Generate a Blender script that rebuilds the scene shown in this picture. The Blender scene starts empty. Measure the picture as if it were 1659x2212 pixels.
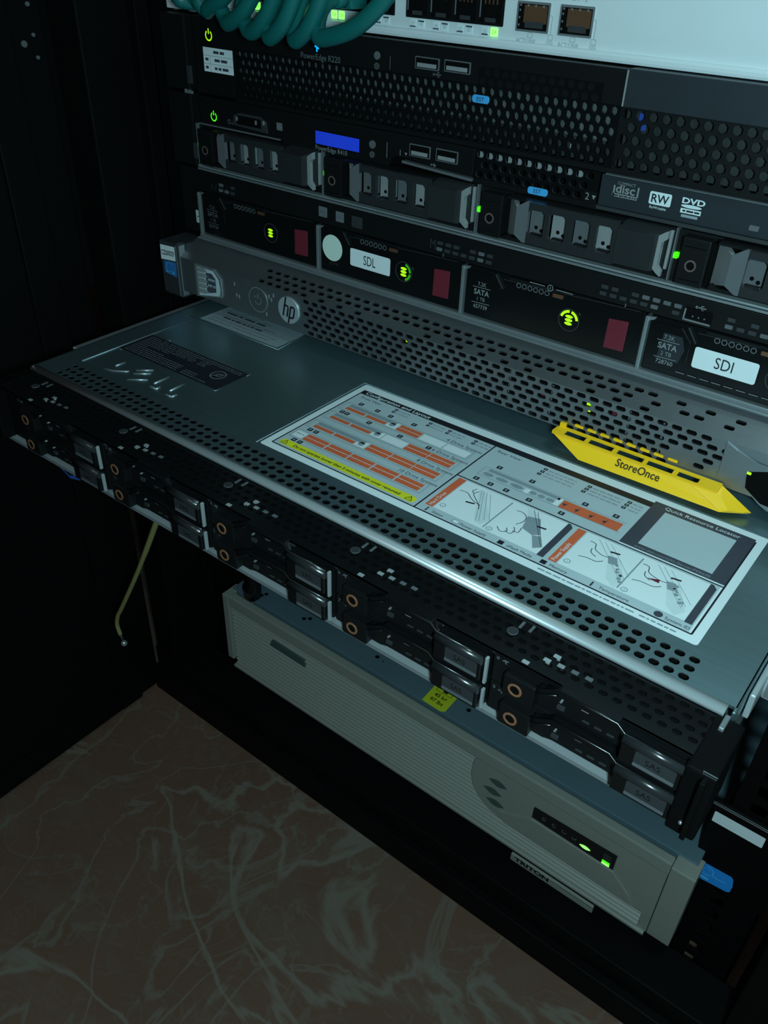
import bpy, bmesh, math, random
from mathutils import Matrix, Vector
random.seed(7)
S = bpy.context.scene
COL = S.collection
ZF = 420.0                      # floor lies 420 mm under the pulled-out server's lid
PI = math.pi

# ------------------------------------------------------------------ materials
MATS = {}
def M(name, col, rough=.5, metal=0., emit=None, es=1., var=.12, scale=60., bump=0., spec=.5, aniso=None):
    if name in MATS: return MATS[name]
    m = bpy.data.materials.new(name); m.use_nodes = True
    nt = m.node_tree; b = nt.nodes['Principled BSDF']
    b.inputs['Roughness'].default_value = rough
    b.inputs['Metallic'].default_value = metal
    b.inputs['Specular IOR Level'].default_value = spec
    tc = nt.nodes.new('ShaderNodeTexCoord')
    nz = nt.nodes.new('ShaderNodeTexNoise'); nz.inputs['Scale'].default_value = scale
    nz.inputs['Detail'].default_value = 4.
    if aniso:
        mp = nt.nodes.new('ShaderNodeMapping'); mp.inputs['Scale'].default_value = aniso
        nt.links.new(tc.outputs['Object'], mp.inputs['Vector']); nt.links.new(mp.outputs[0], nz.inputs['Vector'])
    else:
        nt.links.new(tc.outputs['Object'], nz.inputs['Vector'])
    mx = nt.nodes.new('ShaderNodeMix'); mx.data_type = 'RGBA'
    c0 = [max(0, c*(1-var)) for c in col]; c1 = [min(1, c*(1+var)) for c in col]
    mx.inputs[6].default_value = (*c0, 1); mx.inputs[7].default_value = (*c1, 1)
    nt.links.new(nz.outputs['Fac'], mx.inputs[0]); nt.links.new(mx.outputs[2], b.inputs['Base Color'])
    if bump:
        bp = nt.nodes.new('ShaderNodeBump'); bp.inputs['Strength'].default_value = bump; bp.inputs['Distance'].default_value = .0004
        nt.links.new(nz.outputs['Fac'], bp.inputs['Height']); nt.links.new(bp.outputs[0], b.inputs['Normal'])
    if emit:
        b.inputs['Emission Color'].default_value = (*emit, 1); b.inputs['Emission Strength'].default_value = es
    MATS[name] = m
    return m
black   = M('black_plastic', (.006,.0065,.007), .4, bump=.15, scale=900, spec=.3)
grip    = M('satin_black_grip', (.02,.022,.024), .24, spec=.8)
gloss   = M('gloss_black_plastic', (.005,.0055,.006), .2, spec=.4)
pit     = M('unlit_cavity_black', (.002,.002,.002), .9, spec=.1)
paintk  = M('black_powder_coat', (.003,.003,.0033), .55, bump=.2, scale=700, spec=.1)
dgrey   = M('dark_grey_plastic', (.03,.033,.036), .45, bump=.15, scale=900)
mgrey   = M('mid_grey_plastic', (.10,.11,.12), .42)
hgrey   = M('handle_grey_plastic', (.019,.021,.023), .36)
lgrey   = M('light_grey_plastic', (.22,.235,.24), .4)
steel   = M('galvanised_steel', (.36,.40,.42), .36, .7, var=.08, scale=25, bump=.05)
brushed = M('brushed_lid_steel', (.42,.60,.64), .38, .97, var=.10, scale=30, bump=.12, aniso=(1,14,1))
bright  = M('bright_bare_steel', (.62,.68,.7), .32, .6, var=.05)
silver  = M('silver_bezel_coat', (.26,.28,.295), .42, .86, var=.06, scale=300, bump=.08)
chrome  = M('chrome', (.6,.63,.65), .22, .75)
white   = M('white_coat', (.58,.64,.67), .45, var=.03)
paper   = M('white_paper', (.72,.80,.82), .6, var=.03)
paperg  = M('grey_label_paper', (.44,.53,.56), .55, var=.04)
papery  = M('yellow_label_print', (.72,.72,.02), .5)
orange  = M('orange_label_print', (.66,.13,.05), .5)
inkk    = M('black_label_print', (.012,.014,.02), .45)
inkd    = M('slate_label_print', (.05,.055,.075), .45)
inkg    = M('grey_label_print', (.25,.31,.34), .5)
inkl    = M('pale_label_print', (.62,.72,.74), .5)
dimink  = M('dim_grey_print', (.12,.14,.15), .5)
beige   = M('beige_plastic', (.25,.26,.225), .5, var=.05, scale=200)
beiged  = M('dark_green_grey_plastic', (.05,.09,.08), .5)  # dark green-grey of the leaf shapes and the slot
upstop  = M('blue_grey_painted_steel', (.10,.16,.19), .45, .15, var=.12, scale=22)
yellow  = M('yellow_plastic', (.98,.56,.008), .42, var=.04)
yprint  = M('black_on_yellow_print', (.03,.025,.0), .5)
stky    = M('yellow_sticker', (.50,.56,.02), .55)
teal    = M('teal_cable_jacket', (.004,.115,.11), .42, var=.1)
bluep   = M('blue_plastic', (.03,.10,.42), .4)
cyanst  = M('bright_blue_sticker', (.01,.26,.75), .3, var=.15, scale=40)
cyanlt  = M('pale_blue_print', (.12,.5,.9), .3)
bluest  = M('blue_sticker', (.03,.16,.42), .4)
tagblue = M('blue_service_tag', (.06,.36,.75), .4)
maroon  = M('maroon_latch_plastic', (.15,.016,.03), .4)
copper  = M('copper_contacts', (.32,.16,.09), .4, .8)
ringor  = M('orange_brown_ring', (.24,.10,.05), .45)
ringbr  = M('dim_brown_ring', (.10,.075,.065), .45)
slate   = M('slate_drive_front', (.018,.024,.03), .4)
wirey   = M('yellow_sheath', (.24,.22,.08), .5)
mint    = M('pale_green_sticker', (.62,.76,.68), .6, var=.02)
tileblk = M('small_blue_component', (.02,.06,.3), .4)
gledm   = M('green_led', (.05,.5,.02), .4, emit=(.06,.95,.0), es=.95)
gledh   = M('hot_green_led', (.2,.9,.2), .4, emit=(.25,1.,.12), es=1.6)
gledd   = M('dim_green_led', (.05,.3,.02), .4, emit=(.05,.75,.0), es=.22)
yled    = M('lime_led', (.3,.6,.02), .4, emit=(.42,.9,.0), es=.85)
bled    = M('blue_led', (.02,.2,.9), .4, emit=(.0,.34,1.), es=1.5)
lcdm    = M('lit_blue_display', (.01,.03,.4), .3, emit=(.012,.05,.62), es=.5)

clut    = M('glint_streaked_metal', (.07,.08,.08), .5, var=1., scale=260, aniso=(1.6,1,.35))  # glints behind the grille, put into the colour as streaks
clutd   = M('dark_inner_metal', (.016,.019,.018), .5, var=1., scale=260, aniso=(1.6,1,.35))  # the same painted glint streaks, darker
pressed = M('pressed_steel', (.20,.26,.28), .5, .7)
# ------------------------------------------------------------------ mesh builder (millimetres)
def FR(y): return lambda u, v, d=0: (u, y-d, v)          # a face looking towards the viewer: u = x, v = z
def TP(z): return lambda u, v, d=0: (u, v, z+d)          # a face looking up: u = x, v = y
def SD(x, s): return lambda u, v, d=0: (x+s*d, u, v)     # a face looking sideways: u = y, v = z
_glyphs = {}
def glyphs(s, bold=0.):
    k = (s, bold)
    if k not in _glyphs:
        c = bpy.data.curves.new('lettering', 'FONT'); c.body = s; c.size = 1.; c.offset = bold; c.resolution_u = 3
        o = bpy.data.objects.new('lettering', c); COL.objects.link(o)
        dg = bpy.context.evaluated_depsgraph_get()
        me = bpy.data.meshes.new_from_object(o.evaluated_get(dg))
        vs = [(v.co.x, v.co.y) for v in me.vertices]; fs = [tuple(p.vertices) for p in me.polygons]
        bpy.data.objects.remove(o); bpy.data.curves.remove(c); bpy.data.meshes.remove(me)
        _glyphs[k] = (vs, fs)
    return _glyphs[k]
class MB:
    def __init__(s): s.b = bmesh.new(); s.m = []
    def mi(s, m):
        if m not in s.m: s.m.append(m)
        return s.m.index(m)
    def face(s, vs, i, smooth=False):
        try: f = s.b.faces.new(vs)
        except ValueError: return None
        f.material_index = i; f.smooth = smooth
        return f
    def box(s, x0, x1, y0, y1, z0, z1, m, bev=0., seg=2):
        i = s.mi(m)
        v = [s.b.verts.new(p) for p in [(x0,y0,z0),(x1,y0,z0),(x1,y1,z0),(x0,y1,z0),(x0,y0,z1),(x1,y0,z1),(x1,y1,z1),(x0,y1,z1)]]
        fs = [s.face([v[k] for k in q], i) for q in ((3,2,1,0),(4,5,6,7),(0,1,5,4),(1,2,6,5),(2,3,7,6),(3,0,4,7))]
        if bev: s._bev(fs, bev, seg)
        return s
    def _bev(s, fs, bev, seg=2):
        es = {e for f in fs if f for e in f.edges}
        bmesh.ops.bevel(s.b, geom=list(es), offset=bev, segments=seg, affect='EDGES', profile=.6, clamp_overlap=True)
    def poly(s, F, pts, m, d=.08):
        s.face([s.b.verts.new(F(u, v, d)) for u, v in pts], s.mi(m)); return s
    def rect(s, F, u0, u1, v0, v1, m, d=.08, r=0.):
        return s.poly(F, rr(u0, u1, v0, v1, r), m, d)
    def slab(s, F, pts, d0, d1, m, bev=0.):
        i = s.mi(m); a = [s.b.verts.new(F(u, v, d0)) for u, v in pts]; b = [s.b.verts.new(F(u, v, d1)) for u, v in pts]
        fs = [s.face(b, i), s.face(a[::-1], i)]
        n = len(pts)
        for k in range(n): fs.append(s.face([a[k], a[(k+1) % n], b[(k+1) % n], b[k]], i))
        if bev: s._bev(fs, bev)
        return s
    def loft(s, A, B, m, smooth=False):                    # two equal outlines of 3-D points, closed at both ends
        i = s.mi(m); a = [s.b.verts.new(p) for p in A]; b = [s.b.verts.new(p) for p in B]; n = len(A)
        s.face(a[::-1], i); s.face(b, i)
        for k in range(n): s.face([a[k], a[(k+1) % n], b[(k+1) % n], b[k]], i, smooth)
        return s
    def line(s, F, pts, w, m, d=.1):
        i = s.mi(m)
        for (u0, v0), (u1, v1) in zip(pts, pts[1:]):
            L = math.hypot(u1-u0, v1-v0) or 1; nx, ny = -(v1-v0)/L*w/2, (u1-u0)/L*w/2
            s.face([s.b.verts.new(F(*p, d)) for p in ((u0+nx, v0+ny), (u0-nx, v0-ny), (u1-nx, v1-ny), (u1+nx, v1+ny))], i)
        return s
    def disc(s, F, u, v, r, m, d=.1, n=20, ry=None):
        ry = ry or r
        return s.poly(F, [(u+r*math.cos(2*PI*k/n), v+ry*math.sin(2*PI*k/n)) for k in range(n)], m, d)
    def puck(s, F, u, v, r, d0, d1, m, n=20, bev=0.):
        return s.slab(F, [(u+r*math.cos(2*PI*k/n), v+r*math.sin(2*PI*k/n)) for k in range(n)], d0, d1, m, bev)
    def arc(s, F, u, v, r0, r1, a0, a1, m, d=.1, n=20, d2=None):
        i = s.mi(m)
        def p(r, k, dd): a = math.radians(a0+(a1-a0)*k/n); return s.b.verts.new(F(u+r*math.cos(a), v+r*math.sin(a), dd))
        o = [p(r1, k, d) for k in range(n+1)]; q = [p(r0, k, d) for k in range(n+1)]
        for k in range(n): s.face([q[k], o[k], o[k+1], q[k+1]], i)
        if d2 is not None:
            o2 = [p(r1, k, d2) for k in range(n+1)]; q2 = [p(r0, k, d2) for k in range(n+1)]
            for k in range(n):
                s.face([o[k], o2[k], o2[k+1], o[k+1]], i, True); s.face([q[k], q[k+1], q2[k+1], q2[k]], i, True)
        return s
    def tube(s, pts, r, m, n=8, cap=True):
        i = s.mi(m); P = [Vector(p) for p in pts]; rings = []
        up = Vector((.13, .29, .95)).normalized()
        for k, p in enumerate(P):
            t = (P[min(k+1, len(P)-1)]-P[max(k-1, 0)]).normalized()
            a = t.cross(up); a = a.normalized() if a.length > 1e-4 else t.orthogonal().normalized(); b = a.cross(t)
            rk = r[k] if isinstance(r, (list, tuple)) else r
            rings.append([s.b.verts.new(p+rk*(math.cos(2*PI*j/n)*a+math.sin(2*PI*j/n)*b)) for j in range(n)])
        for A, B in zip(rings, rings[1:]):
            for j in range(n): s.face([A[j], A[(j+1) % n], B[(j+1) % n], B[j]], i, True)
        if cap: s.face(rings[0][::-1], i); s.face(rings[-1], i)
        return s
    def ball(s, c, r, m, n=12):
        i = s.mi(m); g = bmesh.ops.create_uvsphere(s.b, u_segments=n, v_segments=n//2+2, radius=r, matrix=Matrix.Translation(c))
        for f in {f for v in g['verts'] for f in v.link_faces}: f.material_index = i; f.smooth = True
        return s
    def text(s, F, t, u, v, h, m, d=.12, al='L', xs=1., rot=0., bold=0., h0=.70):
        vs, fs = glyphs(t, bold); i = s.mi(m); k = h/h0
        if not vs: return s
        x0 = min(p[0] for p in vs); x1 = max(p[0] for p in vs)
        ox = {'L': x0, 'C': (x0+x1)/2, 'R': x1}[al]; c, sn = math.cos(math.radians(rot)), math.sin(math.radians(rot))
        B = []
        for x, y in vs:
            a, e = (x-ox)*k*xs, y*k
            B.append(s.b.verts.new(F(u+a*c-e*sn, v+a*sn+e*c, d)))
        for f in fs: s.face([B[q] for q in f], i)
        return s
    def micro(s, F, u0, u1, v, h, m, d=.1, fill=.85):      # a line of print too small to read
        u = u0
        while u < u1-h:
            w = min(random.uniform(1.2, 4.5)*h, u1-u)
            s.rect(F, u, u+w, v, v+h, m, d); u += w+h*random.uniform(.5, .8)
            if random.random() > fill+.12: u += h*2
        return s
    def perf(s, F, u0, u1, v0, v1, pu, pv, hu, hv, m, depth=1., stag=True, keep=None, oc=.3, bm=None, th=None):
        # a perforated plate: cells pu x pv, each with an eight-sided hole hu x hv; depth = wall of the hole
        i = s.mi(m); ib = s.mi(bm) if bm else i
        nv = max(1, round((v1-v0)/pv)); pv = (v1-v0)/nv
        for r in range(nv):
            a0, a1 = v0+r*pv, v0+(r+1)*pv
            off = pu/2 if (stag and r % 2) else 0
            edges = [u0]; x = u0+(off if off else pu)
            while x < u1-1e-6: edges.append(x); x += pu
            edges.append(u1)
            for e0, e1 in zip(edges, edges[1:]):
                cu, cv = (e0+e1)/2, (a0+a1)/2
                solid = (e1-e0) < pu*.98 or (keep and not keep(cu, cv))
                co = [(e0, a0), (e1, a0), (e1, a1), (e0, a1)]
                if solid:
                    s.face([s.b.verts.new(F(*p, 0)) for p in co], i); continue
                c = min(hu, hv)*oc; hx, hy = hu/2, hv/2
                H = [(cu-hx+c, cv-hy), (cu+hx-c, cv-hy), (cu+hx, cv-hy+c), (cu+hx, cv+hy-c), (cu+hx-c, cv+hy), (cu-hx+c, cv+hy), (cu-hx, cv+hy-c), (cu-hx, cv-hy+c)]
                O = [s.b.verts.new(F(*p, 0)) for p in co]; h = [s.b.verts.new(F(*p, 0)) for p in H]; hb = [s.b.verts.new(F(*p, -depth)) for p in H]
                for q in ((O[0], O[1], h[1], h[0]), (O[1], h[2], h[1]), (O[1], O[2], h[3], h[2]), (O[2], h[4], h[3]), (O[2], O[3], h[5], h[4]), (O[3], h[6], h[5]), (O[3], O[0], h[7], h[6]), (O[0], h[0], h[7])):
                    s.face(list(q), i)
                for k in range(8): s.face([h[k], h[(k+1) % 8], hb[(k+1) % 8], hb[k]], ib)
        return s
    def build(s, name, parent=None, label=None, kind=None, loc=None):
        me = bpy.data.meshes.new(name)
        o = bpy.data.objects.new(name, me); COL.objects.link(o)
        root = parent
        while root is not None and root.parent is not None: root = root.parent
        base = Vector(root['_o']) if root is not None else Vector(loc or (0, 0, 0))
        for v in s.b.verts: v.co = Vector(((v.co.x-base.x)/1000, (v.co.y-base.y)/1000, (v.co.z-base.z)/1000))
        s.b.normal_update(); s.b.to_mesh(me); s.b.free()
        for m in s.m: me.materials.append(m)
        if parent is not None: o.parent = parent
        else:
            o['_o'] = list(base); o.location = (base.x/1000, base.y/1000, (base.z+ZF)/1000)
        if label: o['label'] = label
        if kind: o['kind'] = kind
        return o
def rr(u0, u1, v0, v1, r=0., n=4):
    if r <= 0: return [(u0, v0), (u1, v0), (u1, v1), (u0, v1)]
    P = []
    for cu, cv, a in ((u1-r, v0+r, -90), (u1-r, v1-r, 0), (u0+r, v1-r, 90), (u0+r, v0+r, 180)):
        for k in range(n+1):
            t = math.radians(a+90*k/n); P.append((cu+r*math.cos(t), cv+r*math.sin(t)))
    return P
def thing(name, label, cat, loc, group=None):
    o = bpy.data.objects.new(name, None); COL.objects.link(o); o.empty_display_size = .02
    o.location = (loc[0]/1000, loc[1]/1000, (loc[2]+ZF)/1000); o['_o'] = list(loc)
    o['label'] = label; o['category'] = cat
    if group: o['group'] = group
    return o
def bez(P, n=10):                                           # smooth curve through points (Catmull-Rom)
    P = [Vector(p) for p in P]; Q = [P[0]*2-P[1]]+P+[P[-1]*2-P[-2]]; out = []
    for k in range(1, len(Q)-2):
        a, b, c, d = Q[k-1:k+3]
        for j in range(n):
            t = j/n
            out.append(.5*((2*b)+(c-a)*t+(2*a-5*b+4*c-d)*t*t+(3*b-a-3*c+d)*t**3))
    out.append(P[-1])
    return out
def power_icon(b, F, u, v, r, m, d=.2):
    b.arc(F, u, v, r*.72, r, -235, 55, m, d, 24); b.rect(F, u-r*.14, u+r*.14, v+r*.25, v+r*1.25, m, d)
def usb_mark(b, F, u, v, s, m, d=.15):
    b.line(F, [(u-s, v), (u+s, v)], s*.22, m, d); b.disc(F, u-s, v, s*.3, m, d, 10)
    b.line(F, [(u-s*.3, v), (u+.1*s, v+s*.45), (u+s*.5, v+s*.45)], s*.18, m, d); b.line(F, [(u-.1*s, v), (u+s*.2, v-s*.45), (u+s*.6, v-s*.45)], s*.18, m, d)

# ------------------------------------------------------------------ floor
def floor():
    m = bpy.data.materials.new('veined_brown_marble'); m.use_nodes = True; nt = m.node_tree; N = nt.nodes; L = nt.links
    b = N['Principled BSDF']; b.inputs['Roughness'].default_value = .45; b.inputs['Specular IOR Level'].default_value = .25
    tc = N.new('ShaderNodeTexCoord')
    def noise(sc, det, dist, off=(0, 0, 0), st=(1, 1, 1)):
        mp = N.new('ShaderNodeMapping'); mp.inputs['Location'].default_value = off; mp.inputs['Scale'].default_value = st
        n = N.new('ShaderNodeTexNoise'); n.inputs['Scale'].default_value = sc; n.inputs['Detail'].default_value = det; n.inputs['Distortion'].default_value = dist
        L.new(tc.outputs['Object'], mp.inputs[0]); L.new(mp.outputs[0], n.inputs['Vector']); return n.outputs['Fac']
    def vein(f, w, lo=.0):
        a = N.new('ShaderNodeMath'); a.operation = 'SUBTRACT'; L.new(f, a.inputs[0]); a.inputs[1].default_value = .5
        c = N.new('ShaderNodeMath'); c.operation = 'ABSOLUTE'; L.new(a.outputs[0], c.inputs[0])
        r = N.new('ShaderNodeMapRange'); r.inputs['From Min'].default_value = 0; r.inputs['From Max'].default_value = w
        r.inputs['To Min'].default_value = 1; r.inputs['To Max'].default_value = lo; r.interpolation_type = 'SMOOTHSTEP'; L.new(c.outputs[0], r.inputs['Value']); return r.outputs[0]
    def mul(a, f):
        c = N.new('ShaderNodeMath'); c.operation = 'MULTIPLY'; L.new(a, c.inputs[0])
        if hasattr(f, 'links'): L.new(f, c.inputs[1])
        else: c.inputs[1].default_value = f
        return c.outputs[0]
    def mix(f, a, c):
        x = N.new('ShaderNodeMix'); x.data_type = 'RGBA'; L.new(f, x.inputs[0])
        for k, q in ((6, a), (7, c)):
            if hasattr(q, 'links'): L.new(q, x.inputs[k])
            else: x.inputs[k].default_value = (*q, 1)
        return x.outputs[2]
    base = mix(noise(9, 5, .4), (.125, .066, .046), (.17, .098, .070))
    cloud = noise(7, 7, 1.4, (3, 1, 0), (1, 1.9, 1))
    cr = N.new('ShaderNodeMapRange'); cr.inputs['From Min'].default_value = .50; cr.inputs['From Max'].default_value = .68; L.new(cloud, cr.inputs['Value'])
    c1 = mix(mul(cr.outputs[0], .32), base, (.16, .135, .105))
    v1 = vein(noise(3.2, 9, .7, (1.3, .4, 0), (1, 1.8, 1)), .013)
    v2 = vein(noise(6.5, 9, .8, (7.3, 2.4, 0), (1.7, 1, 1)), .017)
    v3 = vein(noise(13, 5, 1.0, (2.1, 8.4, 0)), .016)
    v4 = vein(noise(24, 6, 1.6, (5.5, 3.4, 0), (1, 1.4, 1)), .03)
    col = mix(mul(v1, .62), c1, (.215, .20, .165)); col = mix(mul(v2, .5), col, (.19, .175, .145)); col = mix(mul(v3, .34), col, (.175, .16, .13)); col = mix(mul(v4, .22), col, (.165, .155, .125))
    L.new(col, b.inputs['Base Color'])
    o = MB().box(-1300, 1300, -1500, 1100, -450, -420, m).build('floor', kind='structure', loc=(0, 0, -450))
floor()

# ------------------------------------------------------------------ the rack cabinet
rack = thing('server_rack', 'black steel server cabinet standing on the marble floor around the stacked units', 'server rack', (0, 0, -420))
b = MB(); b.box(-300, 300, -57, -20, -420, -392, paintk, 1.5); b.box(-300, 300, -50, -12, -392, -371, paintk, 1.2)
b.box(-298, 298, -49.5, -46, -382, -379, paintk); b.build('base_plinth', rack)
b = MB(); b.box(-303, -297, 12, 700, -420, 560, paintk, 1.); b.build('side_panel', rack)
b = MB(); b.box(297, 303, -55, 700, -420, 560, paintk, 1.); b.build('side_panel', rack)
b = MB(); b.box(-300, -270, -48, 9, -420, 560, paintk, 1.5); b.box(-272, -262, -10, 3, -420, 560, paintk, 1.); fr = b.build('corner_upright', rack)
b = MB(); b.box(270, 300, -48, 9, -420, 560, paintk, 1.5); b.build('corner_upright', rack)
b = MB(); b.box(-297, 297, 700, 704, -420, 560, paintk); b.build('rear_panel', rack)
for s_ in (-1, 1):
    b = MB(); b.box(min(s_*185, s_*262), max(s_*185, s_*262), 3, 600, -364, -358.2, paintk, .5); b.build('support_rail', rack)
def post(x0, x1, hx):
    b = MB(); F = FR(1.0)
    # front flange with square cut-outs at the standard rack spacing
    zz = -391.; L = []
    while zz < 540: L += [zz, zz+15.875, zz+31.75]; zz += 44.45
    z_prev = -400.
    for z in L:
        b.box(x0, x1, 1, 3, z_prev, z-4.8, paintk); b.box(x0, hx-4.8, 1, 3, z-4.8, z+4.8, paintk); b.box(hx+4.8, x1, 1, 3, z-4.8, z+4.8, paintk); z_prev = z+4.8
    b.box(x0, x1, 1, 3, z_prev, 560, paintk)
    xo = x0 if x0 < 0 else x1
    b.box(xo-1.2, xo+1.2, 1, 45, -400, 560, paintk)
    return b.build('mounting_post', rack)
pl = post(-262, -219, -236); pr_ = post(221.5, 262, 236)
def screw(x, y, z, r, par, m=steel):
    b = MB(); F = FR(y); b.puck(F, x, z, r, 0, 1.6, m, 16, .35)
    b.line(F, [(x-r*.55, z), (x+r*.55, z)], r*.22, pit, 1.65); b.line(F, [(x, z-r*.55), (x, z+r*.55)], r*.22, pit, 1.66); b.build('screw', par)
screw(-233, .8, 73.5, 4.2, pl); screw(-226, .8, 64.5, 1.8, pl); screw(-231, .8, -193, 1.6, pl, mgrey); screw(-229, .8, -216, 1.8, pl, mgrey)
screw(-233.5, .8, 184, 4.2, pl)
# stickers on the right-hand upright, and the shelf lip above them
b = MB(); F = FR(-1); b.box(212.5, 262, -1, .9, -300, -219.5, paintk, .4); b.box(211, 262, -2.4, -1, -223, -221.4, steel, .3); cov = b.build('filler_plate', rack)
b = MB(); b.poly(F, rr(214, 246, -239.5, -229.5, .8), paper, .2); b.micro(F, 216, 244, -236.5, .7, inkl, .26); b.build('paper_strip', cov, 'blank white paper strip')
b = MB(); F = FR(-1.1)
b.slab(F, [(214.6, -281.2), (213.8, -297), (215, -298.6), (238.6, -296), (240.6, -294.5), (240.8, -288), (239.6, -281.6), (238, -280)], 0, .4, cyanst)
b.arc(F, 223, -286.6, 4.2, 4.9, -200, 100, cyanlt, .5); b.line(F, [(226, -289), (231, -289.2), (236, -288.6)], .6, cyanlt, .5)
b.arc(F, 223, -286.6, 2.2, 2.6, 20, 250, cyanlt, .5); b.rect(F, 217, 226, -295.6, -293.6, cyanlt, .5)
b.build('blue_sticker', cov, 'bright blue sticker with a swirl mark')
# the open front door, folded back along the left side
b = MB(); b.box(-308, -300, -660, -52, -416, 560, paintk, 1.5); b.box(-300.5, -297, -100, -76, -416, 560, paintk, 1.2); b.box(-300.5, -298, -652, -628, -416, 560, paintk, 1.)
b.box(-300.5, -298, -628, -100, -416, -392, paintk, 1.); dr = b.build('open_door', rack)
for y, z, r in ((-60.6, 181, 1.4), (-60.4, 164.5, 1.2), (-67.8, 160, 2.), (-60, 152, 1.2)):
    b = MB(); b.puck(SD(-300, 1), y, z, r, 0, 1.4, mgrey, 12, .3); b.build('hinge_screw', dr)

# ------------------------------------------------------------------ white network switch, topmost
sw = thing('network_switch', 'white rack switch at the very top with teal cables in its ports', 'network switch', (0, 0, 180))
b = MB(); b.box(-220, 220, 0, 330, 180.2, 223.5, white, .8); b.box(-220.5, 220.5, -2.2, 1, 180, 184.2, white, 1.4)
b.build('housing', sw)
F = FR(0)
b = MB(); b.box(-241, -219, -1.5, .5, 180.6, 223, white, .8); b.build('rack_ear', sw)
b = MB(); b.box(219, 241, -1.5, .5, 180.6, 223, white, .8); b.build('rack_ear', sw)
def port_bank(x0, n, pitch, lit):
    w = n*pitch
    b = MB(); b.slab(F, rr(x0, x0+w, 189.2, 215, .6), 0, .35, black)
    bank = b.build('port_block', sw)
    for k in range(n):
        for zb, up in ((190.4, 1), (203.2, 0)):
            c = MB(); u0, u1 = x0+k*pitch+1.2, x0+(k+1)*pitch-1.2
            c.rect(F, u0, u1, zb, zb+10.2, pit, .4)
            c.arc(F, (u0+u1)/2, zb+5, 0, .1, 0, 10, pit, .41, 2)
            for q in range(4): c.rect(F, u0+2.2+q*2.2, u0+3+q*2.2, zb+7.6, zb+9.6, copper, .45)
            c.slab(F, rr(u0+3, u1-3, zb+.2, zb+2, 0), .38, .7, dgrey); c.box(u0-.1, u0+.35, -.8, 0, zb+2, zb+9, steel)
            c.build('port', bank)
        for q in (0, 1):
            c = MB(); u = x0+k*pitch+2.6+q*5.2
            on = (k, q) in lit
            c.slab(F, rr(u, u+4, 184.9, 188.6, .2), 0, .3, gledh if on else inkl)
            if not on:
                c.rect(F, u+.2, u+3.8, 187.6, 188.3, inkd, .36) if q else c.rect(F, u+.2, u+3.8, 185.1, 185.7, inkd, .36)
                c.text(F, '%d' % (17+2*k+q), u+2, 185.9, 1.5, inkg, .36, 'C')
            else: c.text(F, '24', u+2, 185.9, 1.9, gledm, .36, 'C')
            c.build('port_light', bank)
port_bank(-56.5, 4, 14.4, {(3, 1)})
port_bank(-124.5, 4, 15.2, {(0, 1), (1, 0), (1, 1)})
port_bank(-201.5, 4, 17.2, {(2, 0), (3, 1)})
def sfp(x0, x1, txt):
    b = MB(); b.slab(F, rr(x0-.9, x1+.9, 188.3, 200.6, .5), 0, .5, steel)
    b.rect(F, x0, x1, 189.2, 199.6, pit, .55); b.rect(F, x0+3, x1-.4, 192, 199.2, copper, .58); b.rect(F, x0+4, x1-2, 190, 192.6, dgrey, .6)
    for q in range(4): b.rect(F, x0+.6+q*4, x0+1.4+q*4, 198.5, 199.4, chrome, .62)
    for q in range(3): b.rect(F, x0+.5, x0+1.2, 190.5+q*3, 191.4+q*3, chrome, .62)
    g = b.build('sfp_cage', sw)
    b = MB(); b.text(F, txt, (x0+x1)/2+.5, 202.2, 2.1, inkg, .15, 'C'); b.text(F, 'ACT/LINK', (x0+x1)/2-2.5, 182.6+1.2, 1.8, inkg, .15, 'C', .95)
    b.text(F, '10G', x1+2.2, 184.2, 1.5, inkg, .15, 'C')
    for u in ((x0+x1)/2-1.8, x1+1.):
        for a, c in (((u, 186), (u+2.4, 186)), ((u+2.4, 186), (u+2.4, 188)), ((u+2.4, 188), (u, 188)), ((u, 188), (u, 186))): b.line(F, [a, c], .22, inkg, .15)
    b.line(F, [(x1+2.2, 188.2), (x1+2.2, 195.2), (x1+1.2, 195.8)], .25, inkg, .15)
    b.build('printed_marks', sw)
sfp(9, 24.6, 'SFP+1'); sfp(31.4, 46.6, 'SFP+2')
b = MB(); b.rect(F, -219, -206, 186, 223, paper, .2, .5); b.build('end_sticker', sw)

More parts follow.
